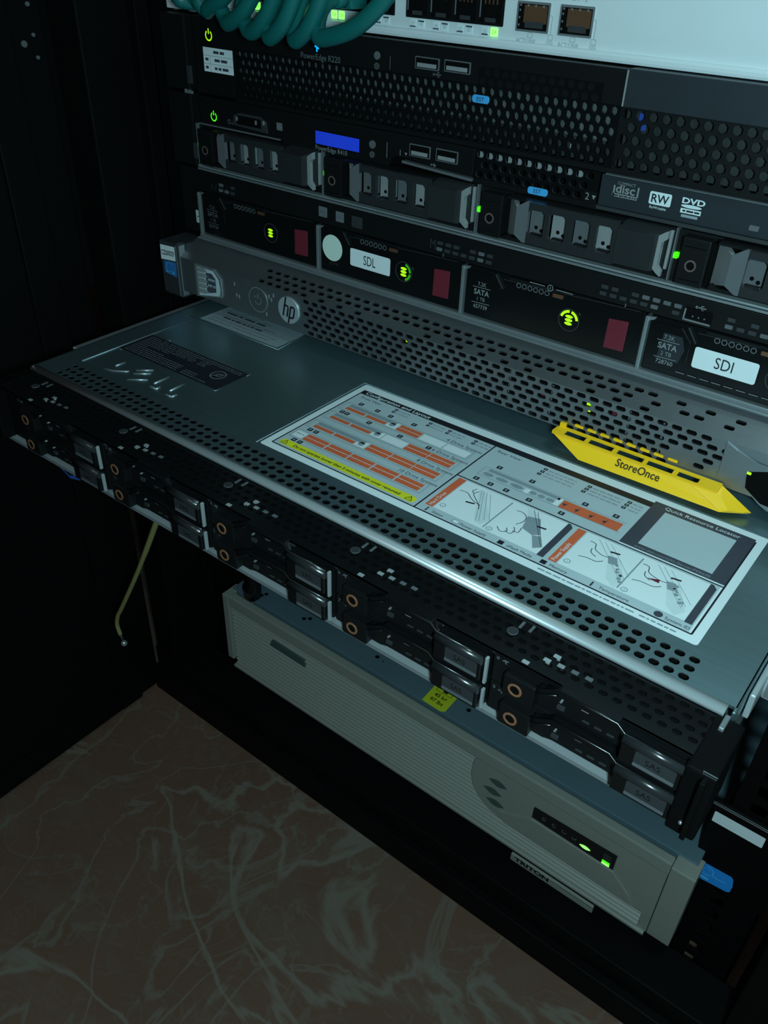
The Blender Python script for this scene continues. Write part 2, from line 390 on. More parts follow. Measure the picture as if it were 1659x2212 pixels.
# ------------------------------------------------------------------ teal patch cables
cable_lab = ['first from the cabinet side', 'second from the cabinet side', 'third from the cabinet side', 'fourth from the cabinet side', 'fifth from the cabinet side', 'sixth from the cabinet side, hanging lowest', 'longest loop beside the bare ports']
starts = [-193, -176, -159, -142, -117, -102, -87]
ends = [(-140, 232), (-124, 232), (-106, 232), (-92, 232), (-77, 232), (-62, 232), (-16, 226)]
lows = [(-182, 192, -30), (-164, 187, -36), (-144, 182, -40), (-124, 179.5, -43), (-108, 178.5, -46), (-92, 178.5, -44), (-70, 181.5, -47)]
for k in range(7):
    c = thing('patch_cable', 'teal patch cable looping from the white switch, '+cable_lab[k], 'cable', (starts[k], 0, 196), 'teal patch cables at the top switch')
    x = starts[k]; lx, lz, ly = lows[k]; ex, ez = ends[k]
    P = [(x, -14, 196), (x-1, -24, 195), (x+2, -34, 190), ((x+lx)/2+1, ly+3, (190+lz)/2-3), (lx, ly, lz), (lx+(ex-lx)*.42, ly-3, lz+(ez-lz)*.16), (lx+(ex-lx)*.75, ly-2, lz+(ez-lz)*.5), (ex, ly+2, ez)]
    if k == 6: P[-1] = (ex, ly, ez); P += [(ex+12, ly+2, ez+26), (ex+20, ly+10, 330), (ex+6, ly+24, 440), (ex+2, -6, 560)]
    else: P += [(ex+14, ly+4, ez+28), (ex+24, ly+10, 330), (ex+8, ly+24, 440), (ex+2, -6, 560)]
    b = MB(); b.tube(bez(P, 8), 4.1, teal, 12); b.build('cord', c)
    b = MB(); b.box(x-5.8, x+5.8, -14, -.9, 191, 199.5, teal, 1.2); b.tube([(x, -13, 196), (x, -21, 195.6)], [4.8, 4.2], teal, 12); b.build('plug', c)

# ------------------------------------------------------------------ upper thin server with a black grille
def usb_port(x0, x1, z0, z1, y, par, tongue=lgrey):
    F = FR(y); b = MB()
    b.slab(F, rr(x0-.5, x1+.5, z0-.5, z1+.5, .4), 0, .5, mgrey); b.rect(F, x0, x1, z0, z1, pit, .55); b.slab(F, rr(x0+1, x1-1, z0+.4, z0+2.3, .2), .56, .9, tongue)
    return b.build('usb_port', par)
r2 = thing('rack_server', 'thin black server with a long perforated grille, directly under the white switch', 'server', (0, 0, 136.8))
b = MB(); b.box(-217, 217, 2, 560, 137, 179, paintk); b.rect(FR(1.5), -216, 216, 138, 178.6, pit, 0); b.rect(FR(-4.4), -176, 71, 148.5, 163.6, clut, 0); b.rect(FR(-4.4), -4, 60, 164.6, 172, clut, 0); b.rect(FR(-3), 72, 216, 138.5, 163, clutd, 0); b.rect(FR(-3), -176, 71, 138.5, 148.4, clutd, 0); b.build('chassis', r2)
F = FR(-8)
b = MB(); b.box(-211, 71.2, -8, 2, 164.3, 179.2, black, .5); b.box(-211, -177, -8, 2, 137.2, 164.5, black, .4)
b.text(F, 'PowerEdge R220', -122.5, 163.4+1.6, 3.0, dimink, .15, 'L', .98); b.line(F, [(-59.8, 165.5), (-59.8, 171.8)], .35, mgrey, .1)
usb_mark(b, F, -29.5, 166.3, 2.2, mgrey)
b.build('control_panel', r2)
b = MB(); b.box(-177, 71.2, -8, -6, 135.8, 138.0, black, .3); b.box(71, 217, -8, -6, 135.8, 138., black, .3)
b.perf(F, -177, 71, 138, 164.3, 5.0, 4.3, 3.3, 3.5, gloss, 1.6); b.perf(F, 71, 217, 138, 164.2, 6.2, 5.2, 4.6, 4.2, black, 1.6)
b.perf(FR(-8.2), -5, 61, 164.2, 172.6, 5.0, 4.2, 3.4, 3.4, gloss, 1.6)
b.build('grille', r2)
b = MB(); b.box(71.5, 217, -8.5, 2, 164.3, 179.6, slate, .5); b.box(71.2, 71.8, -9, -8.4, 164.5, 179, lgrey); b.build('drive_bay_blank', r2)
b = MB(); b.puck(F, -196.6, 170, 4.6, 0, .5, gloss, 24, .2); power_icon(b, F, -196.6, 169.6, 3.0, yled, .6); b.build('power_button', r2, 'power button with a lit lime symbol')
b = MB(); b.rect(F, -203, -177.3, 150, 163.2, paper, .3)
for z in (154.4, 158.8): b.line(F, [(-203, z), (-177.3, z)], .25, inkg, .36)
b.line(F, [(-197, 150), (-197, 158.8)], .25, inkg, .36)
for u0, u1, z in ((-194, -184.6, 160.2), (-193.4, -181.4, 155.9), (-193.6, -180.6, 151.5), (-201.4, -198.6, 156), (-201.4, -199, 151.6)): b.micro(F, u0, u1, z, 1.5, inkd, .36)
b.build('asset_sticker', r2, 'white asset sticker with three ruled rows')
b = MB(); F2 = FR(-8.1); b.line(F2, [(-110.4, 169.0), (-110.4, 173.2)], .9, bled, .2); b.line(F2, [(-111.9, 171.8), (-108.9, 170.6)], .8, bled, .21); b.build('indicator_light', r2, 'small blue light')
for z, r, m in ((171.2, 2.0, mgrey), (166.3, 1.7, dgrey)):
    b = MB(); b.puck(F, -68.3, z, r, 0, .6, m, 16, .2)
    if z < 168: b.arc(F, -68.3, z, 1.1, 1.5, 0, 360, mgrey, .65); b.line(F, [(-68.3, 165.8), (-68.3, 166.8)], .3, mgrey, .66)
    b.build('round_button', r2)
usb_port(-43, -29.2, 168.4, 173, -8, r2); usb_port(-25, -10.6, 168.8, 173.2, -8, r2)
b = MB(); b.slab(F, rr(-7.5, 2.2, 156.6, 160.2, 1.4), 0, .8, tagblue, .2); b.text(F, 'EST', -2.6, 157.4, 2.0, inkk, .9, 'C'); b.build('pull_tag', r2, 'small blue pull tag reading EST')
for x0, x1, z0, z1, m in ((43.5, 46, 150, 168, white), (46.5, 48, 141, 146, white), (59, 61.5, 168, 171.5, tileblk), (62.5, 65.5, 168, 171.5, tileblk), (78, 82, 155, 162, tileblk), (66, 68.5, 148, 152, tileblk), (64, 66.5, 156, 161, lgrey)):
    b = MB(); b.box(x0, x1, -3.5, 0, z0, z1, m, .3); b.build('inner_component', r2)
for s, x in ((-1, -229), (1, 229)):
    b = MB(); b.box(x-11, x+11, -9, -.5, 137.5, 179, black, 1.); e = b.build('rack_ear', r2)
    if s < 0:
        b = MB(); b.slab(FR(-9), rr(-218.6, -215.6, 141.5, 151.5, .3), -1.6, .3, dgrey); b.build('ear_latch', e)
        b = MB()
        for k in range(4): b.box(-221+k*1.9, -220+k*1.9, -10.6, -9, 134.4+1.5, 136.8+1.4-(k % 2)*.5, steel, .2)
        b.build('latch_spring', e)

# ------------------------------------------------------------------ server with handled drive carriers and a lit blue display
r4 = thing('rack_server', 'black server with a lit blue display and four chunky handled drives in one row', 'server', (0, 0, 91.4))
b = MB(); b.box(-217, 217, 2, 560, 92.5, 135.6, paintk); b.rect(FR(1.5), -216, 216, 93, 135, pit, 0); b.build('chassis', r4)
b = MB(); b.box(-217, 217, -9.4, 3, 90.4, 91.6, steel, .4); b.box(-217, 217, -8.8, 3, 92.0, 93.2, bright, .4); b.build('bottom_lip', r4)
F = FR(-8)
b = MB(); b.slab(F, [(-211, 119.6), (-141, 119.9), (-138, 117.8), (-59, 118.), (-56, 124), (-52, 124.6), (-4, 121.4), (-3.4, 135.4), (-211, 135.4)], -9, 0, black, .4)
b.slab(F, [(-211, 118.7), (-141, 119.0), (-141, 119.9), (-211, 119.6)], -3, .6, mgrey); b.slab(F, [(-49.5, 121.2), (-4, 119.2), (-4, 120.6), (-49.5, 122.4)], -3, .6, mgrey)
b.text(F, 'PowerEdge R410', -112.6, 117.6+.9, 2.6, lgrey, .15, 'L', .94); b.text(F, '1', -51.2, 124.6, 3, lgrey, .15); b.poly(F, [(-48, 126.6), (-46.2, 126.6), (-47.1, 125)], lgrey, .15)
b.arc(F, -184.5, 123.6, .9, 1.4, 0, 360, mgrey, .15); b.disc(F, -182, 123, .5, mgrey, .15, 8); b.rect(F, -143.6, -138.8, 124.6, 128.8, dimink, .15); b.text(F, 'On', -141, 125.6, 2, lgrey, .2, 'C')
b.line(F, [(-60.2, 122), (-60.2, 130)], .35, lgrey, .1); usb_mark(b, F, -28.5, 123.3, 1.6, lgrey)
b.build('control_panel', r4)
b = MB(); b.puck(F, -197.8, 125.2, 4.2, 0, .5, gloss, 24, .2); power_icon(b, F, -197.8, 124.8, 2.8, gledm, .6); b.build('power_button', r4, 'power button with a lit green symbol')
b = MB(); b.slab(F, [(-181, 122.4), (-179.5, 128.2), (-174, 130), (-157, 130), (-152, 127.8), (-151, 121.4)], 0, .8, dgrey, .2)
b.rect(F, -177, -156, 123.4, 128.6, pit, .85)
for u, v in ((-176.4, 126.8), (-160, 126.6), (-153.6, 127.2)): b.slab(F, rr(u-.5, u+.5, v-1.4, v+1, .3), .8, 1.6, chrome)
b.build('video_port', r4)
b = MB(); b.slab(F, rr(-112.8, -79, 121.2, 129.2, .3), 0, .4, gloss); b.rect(F, -112.3, -79.5, 121.8, 128.8, lcdm, .5); b.build('display', r4, 'lit blue display strip')
for z, r, m in ((127.4, 2.2, mgrey), (122.2, 1.8, dgrey)):
    b = MB(); b.puck(F, -70.3, z, r, 0, .6, m, 16, .2)
    if z < 125: b.arc(F, -70.3, z, 1.0, 1.6, 0, 360, mgrey, .65); b.line(F, [(-70.3, 121.6), (-70.3, 122.8)], .35, mgrey, .66)
    b.build('round_button', r4)
usb_port(-44.2, -31.6, 126.2, 131.4, -8, r4); usb_port(-26.8, -14, 126.4, 131.6, -8, r4)
b = MB(); b.box(-3.2, 67, -8, -6, 118.6, 121.4, black, .3); b.perf(F, -3, 66.6, 121.2, 135.4, 5.6, 4.7, 4.0, 3.1, gloss, 1.2, bm=dgrey)
for k in range(11): b.rect(FR(-6.6), .6+k*5.6-2, .6+k*5.6+1.8, 131.4, 134.4, lgrey, 0)
b.text(F, '2', 60.6, 122.4, 3.2, lgrey, .3); b.poly(F, [(64, 124.8), (66, 124.8), (65, 122.8)], lgrey, .3); b.rect(F, 59.6, 66.6, 121.4, 126.4, black, .2)
b.build('vent_panel', r4)
b = MB(); b.slab(F, rr(29.5, 40.5, 119.6, 123, 1.2), 0, .9, tagblue, .2); b.text(F, 'EST', 35, 120.5, 1.9, inkk, 1., 'C'); b.build('pull_tag', r4, 'small blue pull tag reading EST')
# optical drive
b = MB(); b.box(67.4, 217, -8.4, 4, 121.2, 135.2, slate, .4); b.box(69, 217, -9, -6, 135.1, 135.9, steel, .25); b.box(67, 217, -9, -6, 119.2, 121.0, dgrey, .3)
F3 = FR(-8.4)
b.text(F3, 'COMPACT', 80.4, 132.0, 1.3, lgrey, .15, 'C', 1.0); b.text(F3, 'disc', 80.2, 128.4, 3.8, lgrey, .15, 'C', 1.15, 0, .02); b.rect(F3, 74, 86.4, 126.4, 127.9, lgrey, .14); b.micro(F3, 74.6, 86, 126.8, .6, slate, .2)
b.rect(F3, 74.2, 75., 126.4, 131.4, lgrey, .14); b.rect(F3, 86, 86.8, 127.6, 132.2, lgrey, .14)
b.poly(F3, rr(92.2, 102.6, 126.4, 132, .8), inkl, .14); b.text(F3, 'RW', 97.4, 127.4, 3.6, slate, .2, 'C', 1., 0, .02); b.text(F3, 'ReWritable', 97, 124.6, 1.2, inkl, .15, 'C')
b.text(F3, 'DVD', 112.8, 129.6, 2.4, inkl, .15, 'C', 1.5, 0, .03); b.disc(F3, 112.2, 128.5, 4.8, inkl, .14, 20, .75); b.rect(F3, 107.6, 117, 125.4, 127.4, inkl, .14); b.rect(F3, 108.4, 116, 123.6, 124.8, inkg, .14); b.micro(F3, 108.6, 116.4, 126, .8, slate, .2)
od = b.build('optical_drive', r4)
b = MB(); b.slab(F3, rr(139, 143.2, 124, 126.2, .4), 0, .8, mgrey, .2); b.build('eject_button', od)
def carrier4(x0, lit):
    F = FR(-8)
    b = MB(); b.box(x0+.6, x0+107.2, -6, 2, 93.4, 117.8, black, .4); b.box(x0, x0+.7, -8.4, 0, 93.2, 118.6, mgrey); b.rect(FR(-6), x0+18, x0+104, 96, 117, pit, .05)
    for k in range(4):                                     # pale metal seen through the windows of the handle
        u = x0+37.4+k*12.2; b.box(u-2.4, u+6.8, -12.6, -8, 99.6, 115.2, lgrey if k % 2 else mgrey, .3); b.disc(FR(-12.7), u+1.6, 105.4, 1.0, pit, .05, 10); b.disc(FR(-12.7), u+4.6, 104.2, 1.0, pit, .05, 10)
        b.box(u-.6, u+7.4, -15, -8, 98.6, 103.0, mgrey, 1.)
    c = b.build('drive_carrier', r4)
    b = MB(); b.box(x0+5, x0+18, -12, -6, 95, 116.5, black, .6); Fb = FR(-12); b.arc(Fb, x0+11, 104.2, 1.9, 2.7, 0, 360, ringbr, .2, 24, -.2); b.disc(Fb, x0+11, 104.2, 1.9, pit, .1)
    for z in (112.6, 97.6): b.line(Fb, [(x0+6.4, z), (x0+16.4, z)], .5, pit, .05)
    b.build('release_button', c)
    b = MB(); b.slab(FR(-7), rr(x0+.9, x0+3., 104.9, 107.4, .2), -1, 1.4, gledm if lit else gledd); b.build('status_light', c)
    # handle: a frame standing proud, bevelled at both ends, with four windows and a solid grip
    b = MB(); G = FR(-18)
    ws = [(x0+36.4, x0+45.6), (x0+48., x0+57.4), (x0+60.6, x0+70.2), (x0+73.4, x0+82)]
    us = [x0+29.6]
    b.slab(G, [(x0+29.6, 101.2), (x0+34.6, 98.2), (x0+36.4, 98.2), (x0+36.4, 118.2), (x0+34.6, 118.2), (x0+29.6, 114.8)], -2.4, 0, mgrey)  # left bar paler than the frame: caught light put into its colour
    for k, (a, e) in enumerate(ws):
        nx = ws[k+1][0] if k < 3 else x0+84
        b.box(a, nx, -18, -15.6, 98.2, 102.4, hgrey); b.box(a, nx, -18, -15.6, 114.9, 118.2, hgrey); b.box(e, nx, -18, -15.6, 102.4, 114.9, hgrey)
        for q in ((a, 102.4), (e, 102.4), (a, 114.9), (e, 114.9)):
            su = 1 if q[0] == a else -1; sv = 1 if q[1] < 110 else -1
            b.slab(G, [q, (q[0]+su*1.3, q[1]), (q[0], q[1]+sv*1.3)], -2.4, 0, hgrey)
    # sloping front end of the frame back to the carrier, paler for the light on it
    b.loft([(x0+29.6, -18, 101.2), (x0+29.6, -18, 114.8), (x0+30.4, -15.6, 114.8), (x0+30.4, -15.6, 101.2)], [(x0+20.5, -8, 97), (x0+20.5, -8, 117), (x0+22.6, -6, 117), (x0+22.6, -6, 97)], lgrey)
    b.box(x0+22, x0+84, -15.6, -7, 97.2, 98.6, black); b.box(x0+22, x0+84, -15.6, -7, 117.2, 118., black)
    h = b.build('handle', c)
    b = MB()                                               # solid grip
    b.loft([(x0+84.2, -19, 99.6), (x0+101.6, -19, 99.6), (x0+101.6, -19, 115.8), (x0+84.2, -19, 115.8)], [(x0+83.6, -7, 97.6), (x0+105.4, -7, 97.6), (x0+105.4, -7, 118), (x0+83.6, -7, 118)], hgrey)
    b.build('grip', c)
    b = MB()                                               # pale bracket shape, added for the light on the handle's flank
    P = [(x0+102, 100.6), (x0+105, 98.2), (x0+107, 97), (x0+107, 99.6), (x0+104.6, 101.6), (x0+104.6, 112.6), (x0+107, 114.4), (x0+107, 118.2), (x0+105, 117), (x0+102, 114.8)]
    b.slab(FR(-14.6), [(p[0], p[1]) for p in P], -2, .6, lgrey, .2); b.box(x0+105.6, x0+107., -9, -7, 99, 117, lgrey, .3); b.build('lit_end_bracket', c)
for k in range(4): carrier4(-216+k*108, k >= 2)
for s, x in ((-1, -229), (1, 229)):
    b = MB(); b.box(x-11, x+11, -9, -.5, 92, 135.4, black, 1.); e = b.build('rack_ear', r4)
    if s < 0:
        b = MB(); b.slab(FR(-9), rr(-219.2, -216.2, 97, 106.5, .3), -1.6, .3, dgrey); b.build('ear_latch', e)

# ------------------------------------------------------------------ server with labelled drives and lime ring lights
hs = thing('rack_server', 'black server with maroon latches, lime ring lights and white SDL and SDI stickers', 'server', (0, 0, 45.2))
b = MB(); b.box(-217, 217, -1, 560, 46, 89.6, paintk); b.build('chassis', hs)
b = MB(); b.box(-219.5, 217, -13, 0, 45.2, 46.4, steel, .5); b.box(-219.5, 217, -10.6, -6, 46.3, 48, steel, .5); b.build('front_sill', hs)
F = FR(-9)
b = MB(); b.box(-217, 217, -8.6, 0, 76.8, 89.8, black, .4)
for u0, n in ((-218+20, 3), (-119+98-1.6, 7), (27-33+90-7-1+1, 0), (77., 8), (133.4-77+84, 7), (-125, 0), (185, 5)):
    for k in range(n):
        for z in (79.4, 82.8):
            if random.random() < .93: b.slab(F, rr(u0+k*5.4+(z > 81)*.4, u0+k*5.4+3.6+(z > 81)*.4, z, z+1.9, .4), -.3, .25, random.choice((dgrey, mgrey, dgrey)))
b.text(F, '3', 91, 76.6, 1.6, lgrey, .1); b.text(F, '2', -18.4, 76.9, 1.6, lgrey, .1); b.text(F, 'M', -27, 79.6, 5.6, dgrey, .1, 'L', .7)
for k in range(5): b.line(F, [(-205+k*3.4, 79.6), (-205+k*3.4+1.6, 84)], .5, dgrey, .1)
b.build('vent_strip', hs)
b = MB(); b.slab(F, rr(-110, -103.4, 81, 87, .4), 0, .3, dimink); b.micro(F, -109, -104.4, 83.6, .8, mgrey, .4); b.build('mark_plate', hs)
b = MB(); b.slab(F, rr(-96.4, -90.2, 80.6, 86.6, .4), 0, .3, dimink); b.micro(F, -95.6, -91, 83.2, .8, mgrey, .4); b.build('mark_plate', hs)
b = MB(); b.slab(F, rr(-84, -76, 79.8, 86.4, .4), 0, .3, dgrey); b.build('mark_plate', hs)
b = MB(); b.slab(F, rr(120.6, 134, 78.6, 84.6, .5), 0, .5, gloss); b.slab(F, [(121, 78.4), (133.8, 78.4), (133.8, 79.2), (121, 79.2)], 0, 1., chrome); b.slab(F, [(120.6, 78.4), (121.2, 78.4), (121.4, 84), (120.8, 84)], 0, 1., lgrey)
for k in range(3): b.disc(F, 125+k*2.8, 81, .4, chrome, .6, 8)
usb_mark(b, F, 128, 85.6, 2.2, lgrey); b.build('usb_port', hs)
def ring_light(b, F, u, v, arcs):
    b.arc(F, u, v, 5.6, 6.1, 0, 360, dgrey, .4, 32, 0)
    for a0, a1, m in arcs: b.arc(F, u, v, 3.9, 5.3, a0, a1, m, .45, 10)
    for k in range(3): b.disc(F, u, v+1.9-k*1.9, 2.2, yled, .45+.02*k, 14, .85)
def carrier_h(k):
    x0 = -219.6+107.6*k
    b = MB(); b.box(x0+2.4, x0+106.8, -8.2, 0, 48.4, 76.2, gloss, .5); b.slab(F, [(x0+21, 75), (x0+26, 68.2), (x0+26.6, 68.4), (x0+21.8, 75.2)], -.3, .4, dgrey)
    b.box(x0+30, x0+62, -9.6, -8, 74.6, 76.2, black, .3); b.line(FR(-8.4), [(x0+26, 73.4), (x0+104, 76)], .3, dgrey, .1)
    for q in range(6): b.arc(FR(-8.4), x0+35.5+q*3.4, 72.3+q*.02, 1., 1.5, 0, 360, mgrey, .15, 10)
    b.slab(FR(-8.3), rr(x0+56, x0+62, 71.4, 73.4, .3), 0, .5, copper)
    if k == 2: b.arc(FR(-8.4), x0+54.6, 76.0, 1.3, 1.7, 0, 360, lgrey, 1.4); b.line(FR(-8.4), [(x0+42.4, 76.3), (x0+51.4, 76.2)], .4, lgrey, 1.4); b.line(FR(-8.4), [(x0+58, 76), (x0+67.6, 75.9)], .4, lgrey, 1.4); b.line(FR(-8.4), [(x0+54.6, 75.4), (x0+54.6, 76.6)], .4, lgrey, 1.4)
    c = b.build('drive_carrier', hs)
    b = MB(); b.box(x0-.4, x0+1.6, -9.6, 0, 47.8, 75.2, steel, .4); b.slab(FR(-9), [(x0+1, 73), (x0+4.4, 74.6), (x0+5, 75.8), (x0+.4, 75.2)], -2, .3, steel); b.build('side_strip', c)
    b = MB(); b.slab(FR(-8), [(x0+3.5, 51.4), (x0+4, 71), (x0+6, 73.6), (x0+18, 73.6), (x0+24, 67), (x0+24, 58), (x0+19.6, 51.4)], 0, .9, gloss, .3)
    Fp = FR(-8.9)
    if k == 1:
        pass
    else:
        if k == 3: b.poly(Fp, [(x0+9, 56), (x0+20, 56), (x0+21.8, 63), (x0+19.6, 69.4), (x0+10.2, 69.4)], slate, .08)
        cu = x0+13.4; ink = lgrey if k else mgrey
        T = ('7.2K', 'SATA', '1 TB', '657739') if k < 3 else ('7.2K', 'SATA', '2 TB', '728760')
        for t, z, h, bo in zip(T, (66.4, 61.4, 58.0, 53.6), (2.2, 3., 2.1, 2.2), (0, .02, 0, .01)): b.text(Fp, t, cu, z, h, ink, .15, 'C', .95, 0, bo)
        b.line(Fp, [(x0+7.6, 65.4), (x0+18.8, 65.6)], .3, ink, .15); b.line(Fp, [(x0+7.6, 56.6), (x0+19, 57)], .3, ink, .15)
    t = b.build('capacity_plate', c)
    if k == 1:
        b = MB(); b.disc(Fp, x0+12.6, 63.7, 8., mint, .25, 40); b.text(Fp, '657739', x0+14, 53.2, 1.8, dgrey, .15, 'C'); b.build('round_sticker', t, 'pale round sticker')
    if k in (1, 3):
        b = MB(); Fs = FR(-8.4); b.poly(Fs, rr(x0+26.6, x0+57.2, 56.4, 67.0, 1.2), paper, .35); b.text(Fs, 'SDL' if k == 1 else 'SDI', x0+41.6, 58.9, 5.7, inkk, .45, 'C', .68 if k == 1 else .8); b.build('name_sticker', c, 'white sticker reading '+('SDL' if k == 1 else 'SDI'))
    b = MB(); Fr = FR(-8.2); b.puck(Fr, x0+67, 61.6, 7.2, 0, .3, gloss, 32)
    arcs = {0: [], 1: [(-75, -8, gledd), (2, 75, gledd)], 2: [(8, 78, yled), (92, 165, yled)], 3: []}[k]
    ring_light(b, Fr, x0+67, 61.6, arcs); b.build('ring_light', c, 'round indicator glowing lime')
    b = MB(); b.slab(Fr, [(x0+88.2, 53), (x0+99, 53.4), (x0+99.2, 69.4), (x0+88.6, 68.6)], 0, .7, maroon, .25); b.build('latch_button', c, 'maroon latch')
    if k == 3:
        b = MB()
        for q in range(9): b.line(FR(-8.4), [(x0+20+q*6, 51.6), (x0+24.4+q*6, 51.6)], .35, lgrey, .3)
        b.build('dashed_edge', c)
for k in range(4): carrier_h(k)
for s, x in ((-1, -229), (1, 229)):
    b = MB(); b.box(x-11, x+11, -6, -.5, 46.4, 89.4, black, 1.); e = b.build('rack_ear', hs)
    if s < 0:
        b = MB(); b.poly(FR(-6), rr(-226.8, -220.6, 53, 61.6, .5), paperg, .2); b.micro(FR(-6), -226, -221.6, 57, .6, inkd, .25); b.build('ear_sticker', e, 'small pale sticker')

# ------------------------------------------------------------------ silver perforated bezel server with the yellow tag
so = thing('backup_server', 'silver perforated bezel unit with a yellow tag, resting just above the drawn-out server', 'server', (0, 0, .9))
b = MB(); b.box(-217, 217, 0, 560, 1.2, 43.6, paintk); b.build('chassis', so)
def slope(y0, z0, y1, z1):                                  # plane through two front edges: u = x, v = distance up the slope
    L = math.hypot(y1-y0, z1-z0); dy, dz = (y1-y0)/L, (z1-z0)/L
    return (lambda u, v, d=0: (u, y0+dy*v-dz*d, z0+dz*v+dy*d)), L
b = MB(); F = FR(-26)
front_ok = lambda u, v: u > -109 and not (v < 15 and u > 142) and not (u > 133 and v < 24 and not (u > 150 and v > 12 and u < 156)) and u < 162 and not (u > 154 and v > 30)
b.perf(F, -225, 225, 10, 34, 7.36, 4.0, 5.2, 2.5, silver, 1.2, keep=front_ok, bm=dgrey)
FT, L = slope(-26, 34, -9.5, 43.3)
b.perf(FT, -225, 225, 0, L, 7.36, L/4, 5.0, 2.4, silver, 1.2, keep=lambda u, v: -150 < u < 165 and v < L*.8 and (u < -110 or v > L*.2 or int(u) % 3 == 0) and (u < 110 or int(u*.7) % 2 == 0), bm=dgrey)
FB, L2 = slope(-9.5, 1.2, -26, 10)
b.perf(FB, -225, 225, 0, L2, 7.36, L2/2, 5., 2.4, silver, 1.2, keep=lambda u, v: False)
b.box(-225, 225, -9.5, -1, 42.6, 43.6, silver); b.box(-225, 225, -9.5, -1, 1.0, 2., silver)
bz = b.build('bezel', so)
b = MB(); b.rect(FR(-23), -110, 164, 11, 33, pit, 0); b.rect(FR(-9), -150, 165, 36, 42, pit, 0)
for u, v, m in ((-38+9, 28, yled), (86.5+2, 27.5, yled), (88, 24, yled), (62, 24, maroon), (92, 21, maroon), (-34, 26, maroon), (103, 27, maroon)): b.rect(FR(-23), u-1.6, u+1.6, v-1.1, v+1.1, m, .2)
for u in (40, 66, 110, 128): b.rect(FR(-23), u, u+1.2, 13, 31, mgrey, .2)
b.build('backing', so)
# bezel furniture
b = MB(); b.slab(F, [(-209.5, 10), (-183.8, 15), (-183, 20), (-183.6, 28), (-190, 33.4), (-209.3, 33.2)], 0, 1., steel, .3); b.slab(F, [(-206.5, 11.6), (-186, 15.6), (-185, 20), (-186, 27), (-191, 32), (-206.5, 31.8)], .6, 1.2, paperg)
Fg = FR(-27.2)
for k in range(5): b.slab(Fg, [(-206, 14+k*3.7), (-199, 14.6+k*3.7), (-196, 16+k*3.7), (-199, 17.2+k*3.7), (-206, 16.6+k*3.7)], 0, .9, lgrey)
b.poly(Fg, [(-198, 15), (-188.6, 17.6), (-188.6, 27), (-192, 30), (-198, 29.6)], inkd, .06); b.micro(Fg, -196, -189.4, 24.6, 1.6, inkg, .12); b.micro(Fg, -196.6, -189, 20.4, 1.6, inkg, .12)
b.build('port_recess', so)
b = MB(); b.puck(F, -149.2, 22.7, 8.4, 0, .5, silver, 40, .2); b.arc(F, -149.2, 22.7, 7.9, 8.5, 0, 360, chrome, .56, 40); b.arc(F, -149.2, 22.5, 2.6, 3.1, -220, 40, chrome, .56); b.rect(F, -149.6, -148.8, 23.6, 26.6, chrome, .56); b.rect(F, -152.4, -151.8, 22, 25, chrome, .56); b.build('power_button', so)
b = MB(); b.puck(F, -121.8, 22.9, 8.8, 0, .9, bright, 40, .35)
cx, cz = -121.8, 22.9; st = lambda P: b.line(F, [(cx+u, cz+v) for u, v in P], 1.35, inkk, 1.0)
st([(-4.6, -4.6), (-1.6, 8.6)]); st([(-3.3, 2.6), (-.4, 2.9), (.2, 1.8), (-1.2, -4.6)]); st([(2.6, 3.2), (-.2, -8.6)]); st([(2.4, 2.8), (5.0, 2.8), (5.6, 1.6), (4.4, -3.8), (3.6, -4.5), (.9, -4.5)])
b; b.build('round_badge', so, 'round chrome badge with slanted letters')
for u, v in ((-170, 28), (-168.6, 20.6), (-166, 20.2), (-134, 29), (-138, 27.4), (-136, 25.6), (-141, 14.6)):
    b = MB(); b.slab(F, rr(u-1.6, u+1.6, v-1.3, v+1.3, .3), 0, .12, inkd); b.slab(F, rr(u-1.8, u-.6, v-1.3, v+1.3, .3), .1, .2, lgrey); b.build('slot', bz)
# ears
b = MB(); b.box(-246, -225, -26, -1, 4, 41.5, dgrey, 1.2); b.box(-228.6, -224.6, -27.4, -20, 4.5, 42.5, steel, 1.2); el = b.build('rack_ear', so)
b = MB(); Fe = FR(-26); b.poly(Fe, [(-245.2, 28.2), (-229.2, 29.6), (-229, 39.6), (-244.6, 38.6)], paper, .2); b.text(Fe, 'CZS00029', -237.2, 32.2, 3.4, inkk, .3, 'C', .66, 4, .02); b.build('serial_sticker', el, 'white sticker reading CZS00029')
b = MB(); b.poly(Fe, [(-242.6, 19.4), (-230.2, 17.8), (-229.4, 28.6), (-242.4, 27.4)], bluest, .2); b.arc(Fe, -236.6, 23.8, 3.4, 3.9, 40, 330, tagblue, .28, 20); b.rect(Fe, -241, -232, 19.6, 21.2, tagblue, .28); b.build('blue_sticker', el, 'small blue sticker')
b = MB(); b.slab(F, [(160, 34), (166, 31), (176, 28), (225, 26), (225, 4), (186, 5.8), (182, 7.8), (173.4, 13.6), (172, 22), (168, 16), (160, 14)], -.6, .8, silver, .4); b.slab(FR(-26.8), [(174, 14), (182.6, 8.6), (225, 6), (225, 26), (186, 27.6), (172.6, 22.4)], -.5, .12, pit)
b.rect(FR(-26.9), 172.8, 174.8, 21.4, 22.8, yled, .2); b.build('handle_recess', so)
b = MB(); b.box(225, 246, -26, -1, 4, 41.5, dgrey, 1.2); b.build('rack_ear', so)
# yellow tag hooked under the bezel
b = MB(); Y = yellow
e0, e1 = -28., -39.                                         # strip plane and front lip
def yq(pts, m=Y): b.face([b.b.verts.new(p) for p in pts], b.mi(m))
top_b = lambda x: (x, -27.0, 11.0); top_f = lambda x: (x, -30.5, 8.6)
ws = [(81.4, 93.1), (95.3, 108.7), (111.2, 125.2), (127.3, 140.8), (143.2, 153.9)]
xs = [76.0]+[q for w in ws for q in w]+[164.0]
